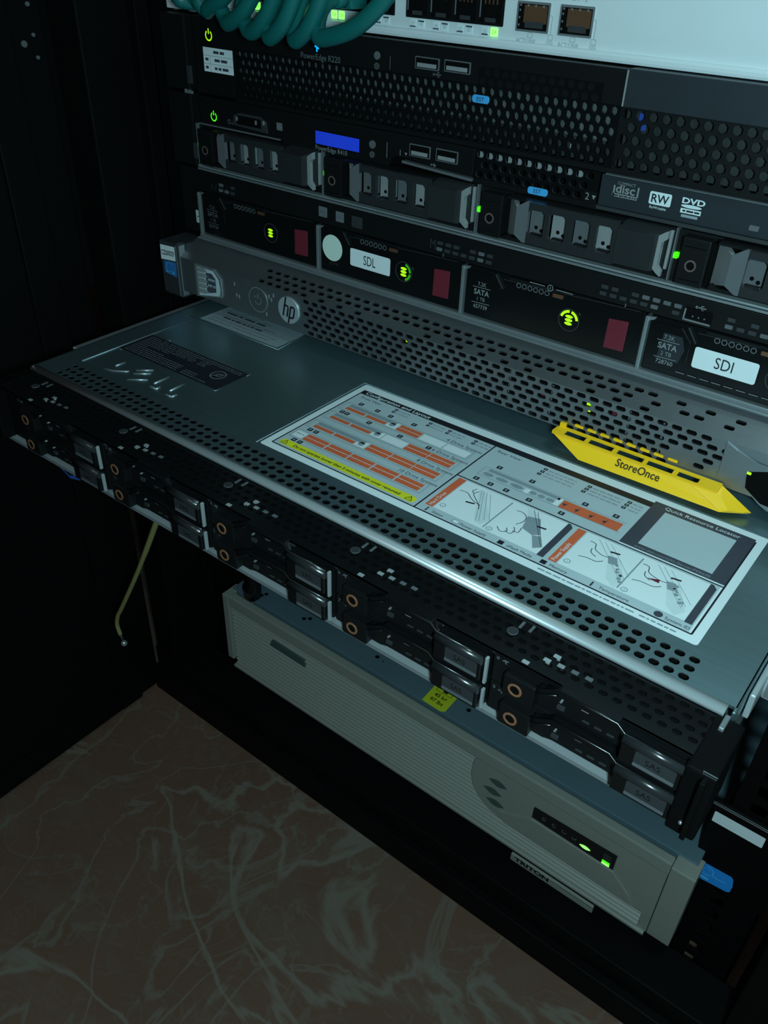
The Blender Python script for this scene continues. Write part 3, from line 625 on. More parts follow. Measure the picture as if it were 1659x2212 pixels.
# ledge with five windows
F4, LL = slope(-27.0, 11.2, -34.4, 10.2)
for k, (a, c) in enumerate(zip(xs, xs[1:])):
    win = k % 2 == 1
    if not win: b.slab(F4, [(a, 0), (c, 0), (c, LL), (a, LL)], -.9, 0, Y)
    else:
        b.slab(F4, [(a, 0), (c, 0), (c, 1.8), (a, 1.8)], -.9, 0, Y); b.slab(F4, [(a, LL-1.2), (c, LL-1.2), (c, LL), (a, LL)], -.9, 0, Y)
# sloping front plate
b.loft([(75, -33.8, 10.4), (164.5, -33.8, 10.6), (171.6, -37.4, 5.4), (180.4, -29.4, 3.0), (168.6, -39.2, 4.0), (94.4, -39.6, 3.6)], [(75, -32.9, 9.4), (164.5, -32.9, 9.6), (171, -36.4, 4.6), (179.4, -28.6, 2.2), (168.4, -38.0, 3.2), (94.6, -38.4, 2.8)], Y)
b.loft([(150, -34.2, 10.7), (163.4, -27.0, 11.4), (180.6, -28.6, 3.2), (169, -39, 4.4)], [(150, -33.2, 9.6), (162.8, -26.4, 10.4), (179.6, -27.8, 2.4), (168.4, -37.8, 3.4)], Y)
b.box(74.6, 80.6, -33.6, -26.6, 9.2, 11.4, Y, .6); b.box(76.2, 79.6, -28.6, -26.2, 11.2, 14.4, Y, .5)
FY, LY = slope(-39.5, 3.7, -33.8, 10.4)
b.text(FY, 'StoreOnce', 125.0, LY*.42, 4.0, yprint, .5, 'C', .92, 0, .015)
tg = b.build('yellow_tag', so, 'yellow plastic tag reading StoreOnce')
for k in range(8):
    b = MB(); b.slab(F, rr(83.7+k*7.36, 88.7+k*7.36, 13.6, 15.0, .4), -.9, .25, Y); b.build('hook', tg)

# ------------------------------------------------------------------ the server drawn out on its rails
dl = thing('rack_server', 'server pulled out on rails, steel lid with a large printed guide, black front', 'server', (0, -100, -43))
b = MB(); b.box(-217, 217, -155, 520, -41.5, -8, steel, .4); b.box(-216, 216, -181.4, -155, -38.9, -37.2, bright, .7); b.box(-216, 216, -178, -156, -36, -3.4, paintk)
b.build('chassis', dl)
# lid with three rows of vents
b = MB(); T = TP(0)
b.slab(T, [(-217, -133.5), (217, -133.5), (217, 505), (-217, 505)], -1.4, 0, brushed)
b.perf(T, -200.0, 204.0, -152.0, -135.2, 5.95, 5.6, 4.1, 3.4, brushed, .5, stag=False, oc=.28, bm=dgrey)  # hole walls coloured darker than the lid to read as shade
b.slab(T, [(-217, -152), (-200, -152), (-200, -133.5), (-217, -133.5)], -1.4, 0, brushed); b.slab(T, [(204, -152), (217, -152), (217, -133.5), (204, -133.5)], -1.4, 0, brushed)
b.slab(T, [(-200, -135.2), (204, -135.2), (204, -133.5), (-200, -133.5)], -1.4, 0, brushed)
# rolled front edge; its highlight is put into a paler steel
prof = [(-152, 0), (-154.2, -.05), (-155.6, -.5), (-156.4, -1.4), (-156.5, -2.6), (-155.4, -2.6), (-154.6, -1.4), (-152, -1.2)]
b.loft([(-217, y, z) for y, z in prof], [(214, y, z) for y, z in prof], bright, True)
b.box(-217.4, -216.2, -155, 505, -14, 0, brushed, .3); b.box(216.2, 217.4, -155, 505, -14, 0, brushed, .3)
lid = b.build('lid', dl)
b = MB(); b.rect(TP(-3), -205, 208, -153, -134, pit, 0)  # black sheet puts the shade inside the lid vents into colour
for x0, n in ((-197, 6), (-90, 10), (-36, 3), (76-46, 2), (140+10, 3)):
    for k in range(n): b.rect(TP(-2.6), x0+k*5.95+.6, x0+k*5.95+3.6, -151.4, -148.2, lgrey, .1)
b.build('vent_shade_sheet', dl)
# pressed marks on the lid
b = MB()
b.tube([(-199.8, -131, .0), (-199.8, -43.5, .0)], .6, pressed, 8)
for P in ([(-195, -104.5), (-199, -104.5)], [(-188, -75.4), (-182, -75.4)], [(-113, -75.6), (-108.6, -75.6), (-108.6, -79)], [(-112, -104.6), (-108.4, -104.6), (-108.4, -101)], [(-48.5, -131), (-48.5, -38.6), (196, -38.6)], [(-124, -6), (-121, -38.6), (-205, -38.6)]):
    b.tube([(x, y, .0) for x, y in P], .34, pressed, 6)
b.build('pressed_lines', lid)
b = MB()
def em(P, r=.6): b.tube([(x, y, .05) for x, y in P], r, steel, 8)
em([(-178.8, -122), (-178.2, -114.8)]); em([(-181.5, -128.5), (-174, -127), (-167.6, -122.6), (-166.6, -121)])
em([(-164.3, -117.6), (-156.6, -110.6)]); em([(-162, -121.6), (-154, -114.6)]); em([(-158.5, -128.9), (-148.8, -121.3)])
em([(-142.4, -122), (-142.5, -110.6)]); em([(-142.4, -125.6), (-140, -125.8), (-136, -125.8)]); em([(-136, -125.8), (-136, -122.6)], .7)
em([(-128.2, -122.2), (-128.6, -110.8)]); em([(-128.2, -126.4), (-122, -126.4)], .6); em([(-121.6, -126.2), (-121.4, -122.6)], .7)
b.build('embossed_logo', lid)
# black warning label and grey sticker
b = MB(); b.rect(T, -199, -109, -103.6, -76.6, inkk, .12, .5)
for k in range(12):
    y = -79.3-k*2.05
    if k < 2: b.micro(T, -196, -111, y, .8, dimink, .18)
    else:
        b.micro(T, -196, -168 if k in (5, 6, 7) else -147, y, .8, dimink, .18) if k != 6 else b.micro(T, -196, -186, y, .8, dimink, .18)
        if k > 8: b.micro(T, -143, -120 if k > 10 else -132, y, .8, dimink, .18)
        elif k < 5: b.micro(T, -144, -136, y, .8, dimink, .18)
b.arc(T, -122, -89.6, 4.6, 5.2, 0, 360, lgrey, .2, 32); b.line(T, [(-125.4, -93), (-118.6, -86.2)], .5, lgrey, .2)
for a, c in (((-124.6, -91), (-119.4, -91)), ((-119.4, -91), (-119.4, -87.6)), ((-119.4, -87.6), (-122.6, -87.6)), ((-122.6, -87.6), (-124.6, -91))): b.line(T, [a, c], .4, lgrey, .2)
b.build('warning_label', lid, 'black warning label with tiny print')
b = MB(); b.rect(T, -197, -123.4, -37.2, -7, inkg, .12, .6)
for k, (a, c, h) in enumerate(((-193, -160, .8), (-193, -150, .8), (-190, -150, 2.2), (-190, -140, .9), (-186, -146, 2.), (-193, -132, .8), (-193, -136, .8))): b.micro(T, a, c, -11-k*3.7, h, inkd if h > 1 else dimink, .18)
b.build('grey_sticker', lid, 'plain grey sticker under the silver bezel')
# the printed guide
b = MB()
b.poly(T, rr(-46.6, 193.6, -130.2, -39.8, 1.5), paper, .12)
D = .18; D2 = .24; D3 = .3; D4 = .36
b.rect(T, -42, 140, -125.2, -46.4, paperg, D)
fl = lambda P, w, m, d=D2: b.line(T, P, w, m, d)
b.rect(T, 52, 188, -125.2, -88, paperg, D+.03); b.rect(T, 53, 139.4, -87.6, -51.6, paperg, D2-.02)
b.rect(T, -42, 189, -51.0, -46.2, inkk, D2)
for P in ([(-42, -125.2), (-42, -46.2)], [(-42, -125.2), (189.4, -125.2)], [(189.4, -125.2), (189.4, -46.2)], [(51.8, -125.2), (51.8, -51)], [(51.8, -88), (189, -88)]): fl(P, .8, inkk, D2+.01)
b.text(T, 'Configuration and Layout', -39, -50.0, 3.0, paper, D3, 'L', 1.05, 0, .01)
b.text(T, 'Front View', -38, -55.4, 2.2, inkd, D3); b.text(T, 'Rear View', 55.6, -55.6, 2.4, inkd, D3)
def sq(u, v, s=2.6): b.rect(T, u, u+s, v, v+s, inkk, D3); b.rect(T, u+s*.3, u+s*.7, v+s*.25, v+s*.75, inkg, D4)
for u in (-14, 10, 23, 40): 
    for q in (0, 1): sq(u, -54.6-q*2.9, 2.); b.micro(T, u+2.8, u+11, -54.3-q*2.9, .9, inkg, D3)
for u, v in ((-34, -63), (-22, -63), (-12.4, -63.2), (3.4, -62.4), (-36.5, -77), (-33, -77), (-17, -77), (5, -77.6), (24, -77.4), (-36.6, -104), (-32.4, -104), (-36, -117.6), (-31.8, -117.6)): sq(u, v, 2.9)
for k, t in enumerate(('4 Drive System', '6 Drive System', '8 Drive System', '10 Drive System')):
    y = -68.8-13.7*k
    for P in ([(-40, y-4.4), (47, y-4.4)], [(-40, y+4.4), (47, y+4.4)], [(-40, y-4.4), (-40, y+4.4)], [(47, y-4.4), (47, y+4.4)]): fl(P, .3, inkg, D3)
    b.rect(T, -39.6, 46.6, y-4.1, y+4.1, paperg, D3-.02)
    if k < 3:
        b.rect(T, -36.5, -3, y+.6, y+3.6, inkg, D3)
        b.rect(T, -36.5, -23, y-2.9, y-.1, orange, D3); b.rect(T, -21.8, -8, y-2.9, y-.1, orange, D3); b.disc(T, -4.4, y, 1.9, inkg, D3); b.rect(T, -7.4, -.6, y-3, y+3, paper, D3-.01)
    pairs = {0: [0], 1: [15.4, 30.4], 2: [.2, 15.4, 30.4], 3: [-31.8, -16.2, -.8, 14.8, 30.4]}[k]
    whites = {0: [15.6, 31.2], 1: [.2], 2: [], 3: []}[k]
    for u in whites: b.rect(T, u, u+14.6, y-3.1, y+3.1, paper, D3)
    for u in pairs: b.rect(T, u, u+14.6, y-3.3, y+3.3, orange, D3); b.line(T, [(u, y), (u+14.6, y)], .35, paper, D4)
    if k == 3: b.rect(T, -39.4, -32.6, y-3, y+3, paper, D3); b.micro(T, -38.6, -33.4, y, .8, inkg, D4)
    b.text(T, t, 50.2, y+5.4, 2.5, inkd, D3, 'R', 1.02)
b.poly(T, rr(-39.6, 49.6, -123.4, -118.2, 2.4), papery, D3)
b.text(T, 'Do not operate longer than 5 minutes with cover removed', 5, -121.9, 2.1, inkk, D4, 'C', .98, 0, .02)
for u in (-36.5, 46): 
    for a, c in (((u-2, -122.4), (u+2, -122.4)), ((u+2, -122.4), (u, -118.8)), ((u, -118.8), (u-2, -122.4)), ((u, -121.4), (u, -120.2))): b.line(T, [a, c], .35, inkk, D4)
# rear view
for u in (83, 108, 131-1.5):
    for q in range(3): sq(u-q*.3, -55-q*3.0, 2.1); b.micro(T, u+2.9, u+(19 if u < 120 else 8), -54.7-q*3.0, .9, inkg, D3)
for P in ([(59, -80.4), (137, -80.4)], [(59, -71.8), (137, -71.8)], [(59, -80.4), (59, -71.8)]): fl(P, .3, inkg, D3)
b.rect(T, 59.2, 105, -80.2, -72, paperg, D3-.01); b.rect(T, 62, 103, -74.8, -72.4, inkg, D3)
for u, w in ((61, 6), (68.4, 7), (77, 7.4), (88, 4), (92.6, 4), (97.2, 4.6)): b.disc(T, u+w/2, -77.6, w/2, inkg, D3, 14, 1.6)
b.rect(T, 85.2, 88, -80, -76, paper, D3); b.rect(T, 101.8, 104.6, -80, -73, paper, D3)
b.rect(T, 105, 136, -80.2, -73, orange, D3)
for u in (106.6, 113.5, 121, 128): b.disc(T, u, -76.4-((u > 110)*.6), .9, inkd, D4, 8); b.line(T, [(u, -79), (u+1.2, -75)], .35, inkd, D4)
for u, v in ((63.5, -69.6), (59.6, -85.8), (68, -85.8), (77, -85.6), (90, -85.6), (83, -70), (107.6, -85.4), (113, -71), (129, -70.6)): sq(u, v, 2.9)
# dark panel at the upper right; the machine-readable square is left blank
b.rect(T, 140, 189, -86.6, -44.4, inkd, D3); b.text(T, 'Quick Resource Locator', 164.4, -48.6, 2.5, paper, D4, 'C', 1.02); b.text(T, 'www.dell.com/QRL/Server/PER620', 164.4, -85.6, 1.7, inkg, D4, 'C', 1.02)
b.rect(T, 147.4, 182, -82.4, -50.8, paperg, D4)
# picture boxes
def pic(u0, u1, bar, txt):
    b.rect(T, u0-.4, u0+3.7, -119.6, -89.6, orange, D3); b.text(T, txt, u0+2.7, -118.4, 2.1, paper, D4, 'L', .95, 90)
    b.rect(T, u0+4.2, u1, -119.4, -89.6, paper, D3); b.poly(T, [(bar, -120), (bar+3.2, -120), (bar+3.2, -91.6), (bar+1.2, -89.2), (bar, -89.2)], inkd, D4)
    mid = (u0+u1)/2+1.2; b.line(T, [(mid-.3, -118), (mid+.3, -91.5)], .7, inkg, D4)
    for u in (u0+7, mid+2.6): b.arc(T, u, -115.2 if u < mid else -117, 1.2, 1.6, 0, 360, inkg, D4, 14); b.text(T, '1' if u < mid else '2', u, -116 if u < mid else -117.8, 1.5, inkg, D4, 'C')
    return mid
def sketch(P, w=.4, m=inkd): b.line(T, P, w, m, D4+.02)
def curve2(P, n=6): return [(p.x, p.y) for p in bez([(u, v, 0) for u, v in P], n)]
m1 = pic(54.9, 115.6, 115.8, 'Hard Drive'); m2 = pic(121.6, 184, 184.2, 'Power Supply')
# hand and carrier, twice over
b.poly(T, [(68, -92), (71, -92), (86, -111), (84, -117), (80, -116), (74, -104)], inkl, D3+.03)
for du in (0, 1.2, 3., 5.): sketch([(69.6+du, -92.4), (81+du*.9, -116+du)], .25, inkg)
sketch(curve2([(61, -99), (65, -98.6), (69, -101.4), (72, -103), (76, -104)])); sketch(curve2([(69, -94), (68, -97.4), (71, -100.4), (75, -104), (77, -107)])); sketch(curve2([(67, -92.6), (66.2, -95.4), (67.6, -97)])); sketch([(68.6, -105.6), (73, -104.4)], 1.1, inkk)
b.poly(T, [(98, -96.6), (104, -94.8), (110, -106), (107, -108.6), (100.6, -106.6)], inkg, D3+.045); b.poly(T, [(94.4, -90.2), (98, -90.2), (104, -95), (98, -97)], inkl, D3+.03); b.poly(T, [(107, -108.6), (110.6, -107), (115, -114), (112, -117)], inkg, D3+.03)
for du in (0, 2): sketch([(98+du, -90.4), (114.4+du*.3, -113.6)], .25, inkd)
sketch(curve2([(91.6, -96), (95, -95.6), (98, -98), (98.6, -102), (97, -106)])); sketch(curve2([(91, -113), (94, -115.4), (96.4, -113.4), (95, -111.2)])); sketch(curve2([(95.6, -113.8), (98.6, -114), (99, -110.6), (97.4, -108.6)])); sketch(curve2([(98.4, -111.6), (101, -111), (100.6, -106.8)])); sketch([(105.4, -101), (110, -100.4)], 1.1, inkk)
for o in (0, 28.5):
    b.poly(T, [(141+o*.96, -99.4), (147+o*.96, -99), (155+o*.96, -114), (152+o*.96, -119), (147+o*.96, -115)], inkl, D3+.03)
    b.poly(T, [(141+o*.96, -99.8), (145+o*.96, -99), (147.6+o*.96, -104), (143.4+o*.96, -105)], inkg, D3+.045)
    for du in (0, 2.2, 4.6): sketch([(132.6+o+du*1.3, -91.2), (152.6+o*.97+du*.5, -113+du)], .22, inkg)
    sketch(curve2([(130+o*.9, -95), (133+o*.9, -95.6), (134.6+o*.9, -99.4), (139+o*.94, -101.4), (142+o*.95, -101)])); sketch(curve2([(130.6+o*.9, -108.6), (134+o*.9, -107.4), (138.6+o*.94, -107.2), (141+o*.95, -105)])); sketch(curve2([(133+o*.9, -99.6), (134+o*.9, -102.6), (137+o*.9, -104.2)])); sketch([(140.6+o, -96.6), (145+o, -95.8)], 1.1, inkk)
    for _ in range(10): u = random.uniform(145, 153)+o*.96; v = -99-(u-145-o*.96)*1.7+random.uniform(-3, 1); b.disc(T, u, v, random.uniform(.4, 1.2), inkg, D4, 8)
b.poly(T, [(160.8, -103.4), (166, -101), (166.4, -103.6)], maroon, D4+.04)
# legend strip
for u, t, ico in ((56.4, 'Status', 0), (72.4, 'Power Supply', 1), (97.4, 'vFlash Media', 2), (119.4, 'Memory', 3), (143, 'Temperature', 4), (172.6, 'System ID', 5)):
    if ico in (2, 3): b.rect(T, u, u+2.8, -124, -121.2, inkk, D4)
    elif ico == 5: b.disc(T, u+1.6, -122.4, 1.9, inkd, D4)
    elif ico == 1: b.rect(T, u, u+3.6, -124, -121.2, inkg, D4); b.rect(T, u+.4, u+3.2, -123.6, -121.6, paper, D4+.02)
    else: b.rect(T, u+.8, u+1.6, -124.2, -120.8, inkd, D4)
    b.text(T, t, u+4.6, -123.6, 1.9, inkd, D4, 'L', .95)
b.micro(T, 121, 184, -128.4, .9, inkg, D3)
b.build('printed_guide', lid, 'white and grey printed guide with orange drive diagrams')
# black vented brow in front of the lid
b = MB(); TB = TP(-2.6)
b.perf(TB, -216, 216, -181, -157.5, 5.75, 4.7, 3.5, 2.5, gloss, .6, stag=True, bm=pit, keep=lambda u, v: v > -176.5)  # hole walls painted black for the shade in them
b.slab(FR(-181), [(-216, -3.9), (216, -3.9), (216, -2.6), (-216, -2.6)], -1, .2, gloss)
brow = b.build('vented_brow', dl)
b = MB(); b.rect(TP(-4.4), -215, 215, -180, -158, pit, 0)  # black sheet under the brow holes, painted shade
b.build('brow_shade_sheet', dl)
for c in range(5):
    rx = -183.2+82*c; k0 = rx+4.4
    b = MB()
    for du, y in ((0, -172.2), (5.75, -171.6), (11.5, -171.2), (17.2, -170.8), (2.2, -168), (-6, -178.4)):
        b.slab(TP(-2.6), rr(k0+du, k0+du+2.9, y-1, y+1, .3), -1.2, .12, bright if du < 3 else (mgrey if du > 11 else lgrey))  # pale metal chips stand in for glints through the brow's holes
    b.build('glint_chip', brow)
    b = MB(); b.slab(TP(-2.6), rr(rx-8, rx-6.8, -163, -158.6, .3), 0, .25, mgrey); b.slab(TP(-2.6), rr(rx-12.4, rx-11.2, -163.4, -159, .3), 0, .25, mgrey); b.puck(TP(-2.6), rx-13, -166.6, 2.4, -.3, .3, dgrey, 16, .15); b.build('pressed_rib', brow)
# ten small drive carriers in two rows
lip = [(0, 0)]
def carrier_s(rx, rz, left):
    F = FR(-180)
    b = MB(); b.slab(F, [(rx-13, rz-5.4), (rx+13, rz-5.4), (rx+17, rz-3.6), (rx+41, rz-3.6), (rx+44, rz-5.6), (rx+67.4, rz-5.6), (rx+67.4, rz+9.6), (rx-13, rz+9.6)], -4, 0, black, .4)
    b.text(FR(-180), '+', rx-7, rz+5.6, 4., mgrey, .2, 'C', 1., 18, .02); b.text(FR(-180), '%d' % left, rx-11, rz+6.6, 2., dimink, .2, 'C')
    for w in (6.2, -.6): b.slab(F, rr(rx+16.4, rx+19.6, rz+w-1, rz+w+1, .3), 0, .8, dgrey)
    b.puck(F, rx+17.8, rz+3, .55, 0, 1.2, chrome, 8); b.slab(F, rr(rx+25.6, rx+28.4, rz+6.8, rz+7.6, .3), 0, .8, lgrey); b.slab(F, rr(rx+26, rx+29, rz+4.2, rz+4.8, .2), 0, .8, lgrey)
    for q in range(3): b.slab(F, rr(rx+27+q*5, rx+30+q*5, rz-1.4, rz-.9, .2), 0, .6, dgrey)
    c = b.build('drive_carrier', dl)
    b = MB(); b.box(rx-5.6, rx+8.2, -184.4, -178, rz-5.2, rz+5.6, black, .7); b.arc(FR(-184.4), rx, rz, 2.1, 3.1, 0, 360, ringor, .25, 24, -.1); b.disc(FR(-184.4), rx, rz, 2.1, pit, .1); b.build('release_button', c, 'release button with an orange ring')
    b = MB()
    pts = [(rx+8.6, rz+7.0), (rx+11, rz+7.3), (rx+17, rz+10.9), (rx+41, rz+10.9), (rx+44.4, rz+7.9), (rx+67, rz+8.3)]
    low = [(u, v-2.6) for u, v in pts[:3]]+[(rx+41, rz+8.2), (rx+43.6, rz+5.6), (rx+45, rz+5.6)]
    b.slab(FR(-182), pts+low[::-1], -2.4, 1.8, gloss, .35)
    b.tube([(u, -184.2, v) for u, v in pts], .75, gloss, 8); b.tube([(u, -184.2, v-2.3) for u, v in pts[:3]], .55, gloss, 8)
    b.build('handle', c)
    b = MB()
    A = [(rx+44.6, -186, rz-3.6), (rx+66.6, -186, rz-3.6), (rx+66.6, -186, rz+6.6), (rx+44.6, -186, rz+6.6)]; B = [(rx+43.6, -179, rz-5.2), (rx+67.2, -179, rz-5.2), (rx+67.2, -179, rz+9.), (rx+43.6, -179, rz+9.)]
    b.loft(A, B, gloss); b.tube([(rx+44.4, -184.6, rz+6.4), (rx+67, -184.6, rz+6.6)], 2.1, grip, 14); g = b.build('grip', c)
    b = MB(); Fs = FR(-186); b.poly(Fs, rr(rx+50, rx+65.4, rz-2.6, rz+5.0, .6), dgrey, .15); b.text(Fs, 'SAS', rx+57, rz+.6, 2.6, black, .22, 'C'); b.poly(Fs, rr(rx+50, rx+65.4, rz-2.6, rz-.8, .4), mgrey, .2); b.build('drive_label', c, 'grey label reading SAS')
n = 0
for c in range(5):
    for q, (rz) in enumerate((-13.2, -29.6)):
        carrier_s(-183.2+82*c, rz, n % 10); n += 1
for c in range(1, 5):
    x = -183.2+82*c-13.8
    b = MB(); b.box(x-.7, x+.5, -184.4, -182.6, -19, -4.8, bright, .3); b.box(x-.7, x+.5, -184.4, -182.6, -33.4, -22.4, bright, .3); b.build('bay_divider', dl)
# ends of the front
for s in (-1, 1):
    b = MB(); x = s*219
    b.box(min(s*211.5, s*222.5), max(s*211.5, s*222.5), -186, -156, -37, -2.4, paintk, 1.2); b.box(x-1, x+1, -190, -182, -34, -3, paintk, .6); b.box(min(s*217, s*222.6), max(s*217, s*222.6), -185.6, -184.4, -3, -2, mgrey, .3)
    b.box(x-.6, x+.6, -187, -186, -33, -4, dgrey, .2); b.ball((s*216.6, -186.4, -30), .9, steel)
    b.build('end_latch', dl)
for s in (-1, 1):
    b = MB(); b.box(min(s*218, s*220.4), max(s*218, s*220.4), -138, 500, -16, -4, bright, .8); b.box(min(s*220.2, s*226), max(s*220.2, s*226), -120, 500, -19, -2, steel, .8)
    for k in range(6): b.ball((s*220.8, -112+k*14, -6), 1.1, chrome, 8)
    b.build('slide_rail', dl)
b = MB(); b.box(214.6, 216.6, -164, -156, -10, -1., steel, .5); b.ball((215.6, -164, -6.4), 1.2, steel, 8); b.build('corner_catch', dl)
b = MB(); b.slab(FR(-176), [(-174.6, -40), (-172.6, -45.4), (-163, -49.4), (-153, -46.6), (-151.4, -41.6)], -1.6, 0, bluep, .3); b.slab(FR(-176.1), [(-171, -42.6), (-170, -44.6), (-163, -46.8), (-158, -45.2), (-160, -42.8)], 0, .2, pit); b.build('blue_pull_tab', dl, 'blue plastic pull tab under the front')

# ------------------------------------------------------------------ beige power supply unit at the bottom
up = thing('ups_unit', 'beige ribbed battery backup unit at the bottom of the cabinet with green lights', 'ups', (0, 0, -360))
b = MB(); b.box(-218, 218, -14, 560, -358, -270.5, upstop, .8)
for u, v in ((-188, 1), (-136, 2), (-140, -1.4), (-62, 3), (-55, 2), (28.5, 3), (-190, -3)): b.disc(TP(-270.5), u, v-2, 1.9 if int(u) % 2 == 0 else .7, pit, .08, 14)
b.build('case', up)
b = MB(); b.poly(TP(-270.5), [(-6, -13.4), (12, -14.2), (15.2, -12), (14.6, 12), (-7, 12.4)], stky, .2)
b.text(TP(-270.5), '45 kg', 4, -3.4, 3.6, yprint, .3, 'C', 1., 0, .02); b.text(TP(-270.5), '97 lbs', 4, -9.4, 3.6, yprint, .3, 'C', 1., 0, .02); b.rect(TP(-270.5), 2.4, 6.4, 3.4, 6.4, yprint, .3); b.line(TP(-270.5), [(-3, 6.6), (-3, 2.2), (11, 2.2), (11, 6.6)], .4, yprint, .3)
b.build('weight_sticker', up, 'yellow sticker reading 45 kg and 97 lbs')
# bezel: cross-section swept along x, louvres on the left and along the lower edge, smooth shoulder on the right
b = MB()
b.box(-220.4, -213, -25, -7, -350, -271.6, beige, .8); b.box(204.5, 221, -26, -7, -352, -271.6, beige, 1.)
b.box(-213, 204.4, -24.6, -17, -283.2, -270.9, beige, 1.2)
prof = [(-6, -360), (-24, -360), (-25.4, -358.6), (-25.4, -356.6), (-24, -356), (-6, -356)]
b.loft([(-213, y, z) for y, z in prof], [(203, y, z) for y, z in prof], beige)
b.box(-213, 204, -16, -6, -357, -281, beige)
bz = b.build('bezel', up)
def wall(x):                                               # how far the louvres reach along each height
    return x
b = MB()
nl = 15; z_top, z_bot = -283.6, -356.0; ph = (z_top-z_bot)/nl
edge = [60, 58, 58, 58, 60, 64, 68, 74, 86, 120, 197, 197, 197, 197, 197]
for k in range(nl):
    z = z_top-k*ph; xe = edge[k]
    P = [(-15.5, z), (-18.6, z-.4), (-22.8, z-ph+1.3), (-22.8, z-ph+.5), (-15.5, z-ph+.2)]
    b.loft([(-212, y, q) for y, q in P], [(xe, y, q) for y, q in P], beige)
b.build('louvre_panel', up)
b = MB()                                                   # smooth shoulder, sunk a little below the brow
A = [(53, -281.6), (51, -292), (50.6, -304), (53, -315), (60, -325), (70, -331.6), (84, -335), (120, -336), (196, -337), (204, -337), (204, -281.6)]
b.slab(FR(-24.2), A, -7, 0, beige, .6)
b.slab(FR(-24.2), [(84, -334.4), (78, -325), (96, -316.5), (105, -311), (171, -312.6), (186, -327), (190, -336)], -.2, 1.0, beige, .7)
b.box(197, 204, -22.6, -7, -357, -336.5, beige, .6)
sh = b.build('control_shoulder', up)
for u, v in ((74, -296.4), (70.6, -308.2), (74.2, -319.4)):
    b = MB(); P = [(u+8*t, v+3.4*math.cos(t*PI/2)) for t in [x/8-1 for x in range(0, 17)]]+[(u+8*t, v-3.4*math.cos(t*PI/2)) for t in [1-x/8 for x in range(1, 16)]]
    b.slab(FR(-24.2), P, -.2, .35, beiged); b.build('leaf_button', sh, 'dark leaf-shaped button')
b = MB(); Fd = FR(-24.4); b.slab(Fd, [(105.4, -307.6), (105.6, -296.6), (170.6, -294.4), (170.4, -309.6)], -.5, 1.4, gloss, .3)
Fd2 = FR(-25.8)
for k in range(4): b.arc(Fd2, 115+k*8, -301.6, 1.3, 1.8, 20+k*50, 300+k*30, dimink, .1); b.line(Fd2, [(113.8+k*8, -303.4), (116.2+k*8, -302.4)], .4, dimink, .11); b.line(Fd2, [(113.6+k*8, -305.6), (116.6+k*8, -305.6)], .4, dgrey, .1)
dp = b.build('display_strip', sh)
b = MB(); P = [(148+4.2*t, -304.0+1.5*math.cos(t*PI/2)) for t in [x/6-1 for x in range(13)]]+[(148+4.2*t, -304.0-1.5*math.cos(t*PI/2)) for t in [1-x/6 for x in range(1, 12)]]
b.slab(Fd2, P, 0, .4, gledh); b.build('status_light', dp, 'almond-shaped green light')
for q in range(5):
    b = MB(); b.slab(Fd2, rr(161.6, 167.4, -309+q*2.4, -307.2+q*2.4, .5), 0, .3, (gledh, gledm, dgrey, dgrey, dgrey)[q]); b.build('charge_bar', dp)
b = MB(); b.slab(FR(-23.5), [(-163.6, -301.6), (-161, -294.6), (-122.4, -295.2), (-121.6, -302.4)], -2, .25, beiged); b.build('badge_slot', up)
b = MB(); b.box(96, 166, -28, -25.6, -367.4, -359.8, beige, .5); b.text(FR(-28), 'TRITON', 99.6, -364.6, 4.2, inkk, .15, 'L', 1.35, 0, .05); b.line(FR(-28), [(131, -361), (165, -361)], .5, inkd, .1); b.build('name_plate', up, 'small plate with dark capitals')
b = MB(); b.tube([(-196, -2, -230), (-195, -8, -246), (-195, -11, -260), (-196, -10, -270)], [7, 8, 8.5, 8], gloss, 14); b.build('corner_foot', up)

# ------------------------------------------------------------------ loose yellow lead hanging from under the drawn-out server
wl = thing('loose_wire', 'thin yellow lead with a shiny ball tip, dangling below the drawn-out server', 'wire', (-221, -130, -254))
b = MB(); b.tube(bez([(-132, -130, -44), (-140, -130, -80), (-150.2, -130, -101), (-180.4, -130, -157), (-212, -130, -211), (-220.6, -130, -225), (-224.6, -130, -237), (-222.8, -130, -247)], 8), [2.0]*22+[1.7]*35, wirey, 10); b.build('lead', wl)
b = MB(); b.tube([(-222.8, -130, -247), (-220.8, -130, -252)], 1.0, dgrey, 8); b.ball((-219.9, -130, -254.6), 2.6, chrome, 16); b.build('ball_tip', wl, 'shiny ball tip')

for o in bpy.data.objects:
    if '_o' in o: del o['_o']

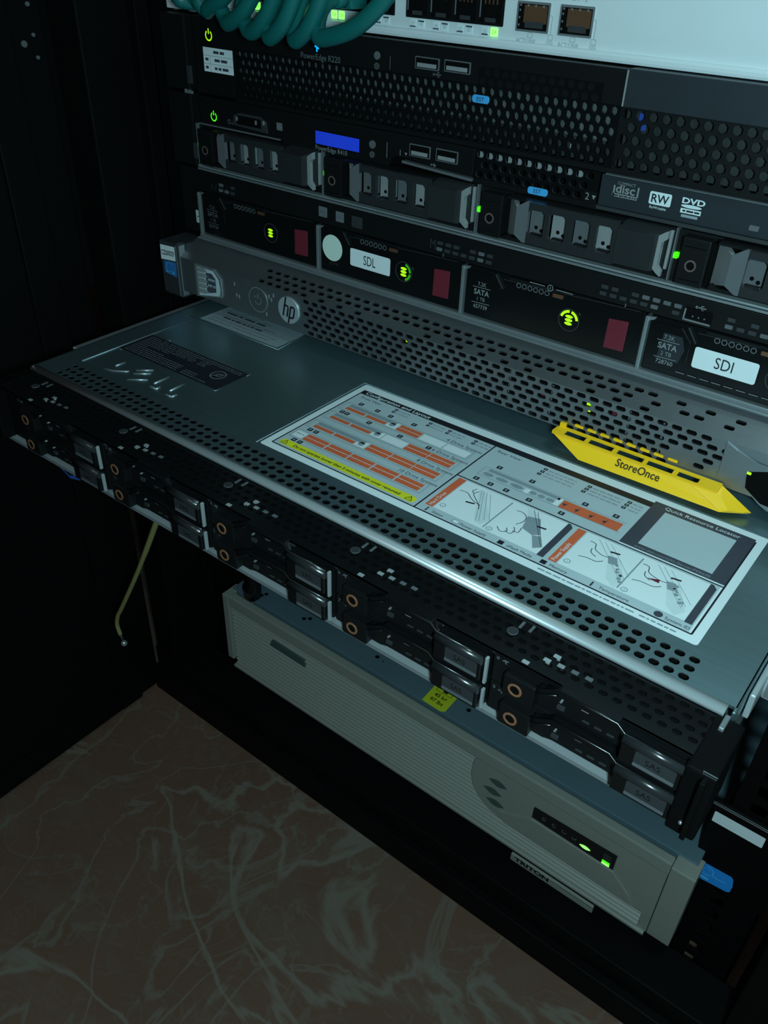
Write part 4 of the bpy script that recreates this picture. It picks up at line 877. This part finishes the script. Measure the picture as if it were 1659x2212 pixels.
# ------------------------------------------------------------------ light: a cool torch near the camera and two added fill lamps, dark room
def area(name, loc, aim, size, power, col):
    l = bpy.data.lights.new(name, 'AREA'); l.shape = 'DISK'; l.size = size; l.energy = power; l.color = col
    o = bpy.data.objects.new(name, l); COL.objects.link(o); o.location = loc
    o.rotation_euler = (Vector(aim)-Vector(loc)).to_track_quat('-Z', 'Y').to_euler(); return o
def spot(name, loc, aim, size, angle, blend, power, col):
    l = bpy.data.lights.new(name, 'SPOT'); l.shadow_soft_size = size; l.energy = power; l.color = col; l.spot_size = math.radians(angle); l.spot_blend = blend
    o = bpy.data.objects.new(name, l); COL.objects.link(o); o.location = loc
    o.rotation_euler = (Vector(aim)-Vector(loc)).to_track_quat('-Z', 'Y').to_euler(); return o
def bulb(name, loc, size, power, col):
    l = bpy.data.lights.new(name, 'POINT'); l.shadow_soft_size = size; l.energy = power; l.color = col
    o = bpy.data.objects.new(name, l); COL.objects.link(o); o.location = loc; return o
bulb('hand_torch', (.31, -.435, (240+ZF)/1000), .02, 7.9, (.56, .925, 1.))
area('floor_fill', (.3, -1.1, ZF/1000+1.3), (0, -.1, ZF/1000-.2), .6, 1.4, (1., .95, .86))  # added dim warm light from overhead, there to light the floor
area('lid_fill', (.26, -.06, ZF/1000+.44), (.24, -.09, ZF/1000), .08, .5, (.58, .95, 1.))  # added lamp, unseen, to brighten the lid towards the right
w = bpy.data.worlds.new('dark_room'); S.world = w; w.use_nodes = True
w.node_tree.nodes['Background'].inputs[0].default_value = (.5, .85, 1., 1); w.node_tree.nodes['Background'].inputs[1].default_value = .002

# ------------------------------------------------------------------ camera
cam = bpy.data.cameras.new('camera'); co = bpy.data.objects.new('camera', cam); COL.objects.link(co); S.camera = co
Rm = Matrix(((0.7879827977704175, -0.3735801465825453, 0.4894088112174415), (0.6150377875001911, 0.44082352297925803, -0.6537607678157396), (0.028489127132558162, 0.8161571513302568, 0.5771272597683335)))
co.matrix_world = Matrix.Translation((.2385961, -.3983379, (230.0874+ZF)/1000)) @ Rm.to_4x4()
cam.sensor_fit = 'VERTICAL'; cam.sensor_height = 36; cam.sensor_width = 36*1659/2212; cam.lens = 1815.5575*36/2212; cam.clip_start = .01; cam.clip_end = 20
S.view_settings.view_transform = 'Standard'; S.view_settings.look = 'None'; S.view_settings.gamma = 1; S.view_settings.exposure = 0; S.view_settings.use_curve_mapping = False
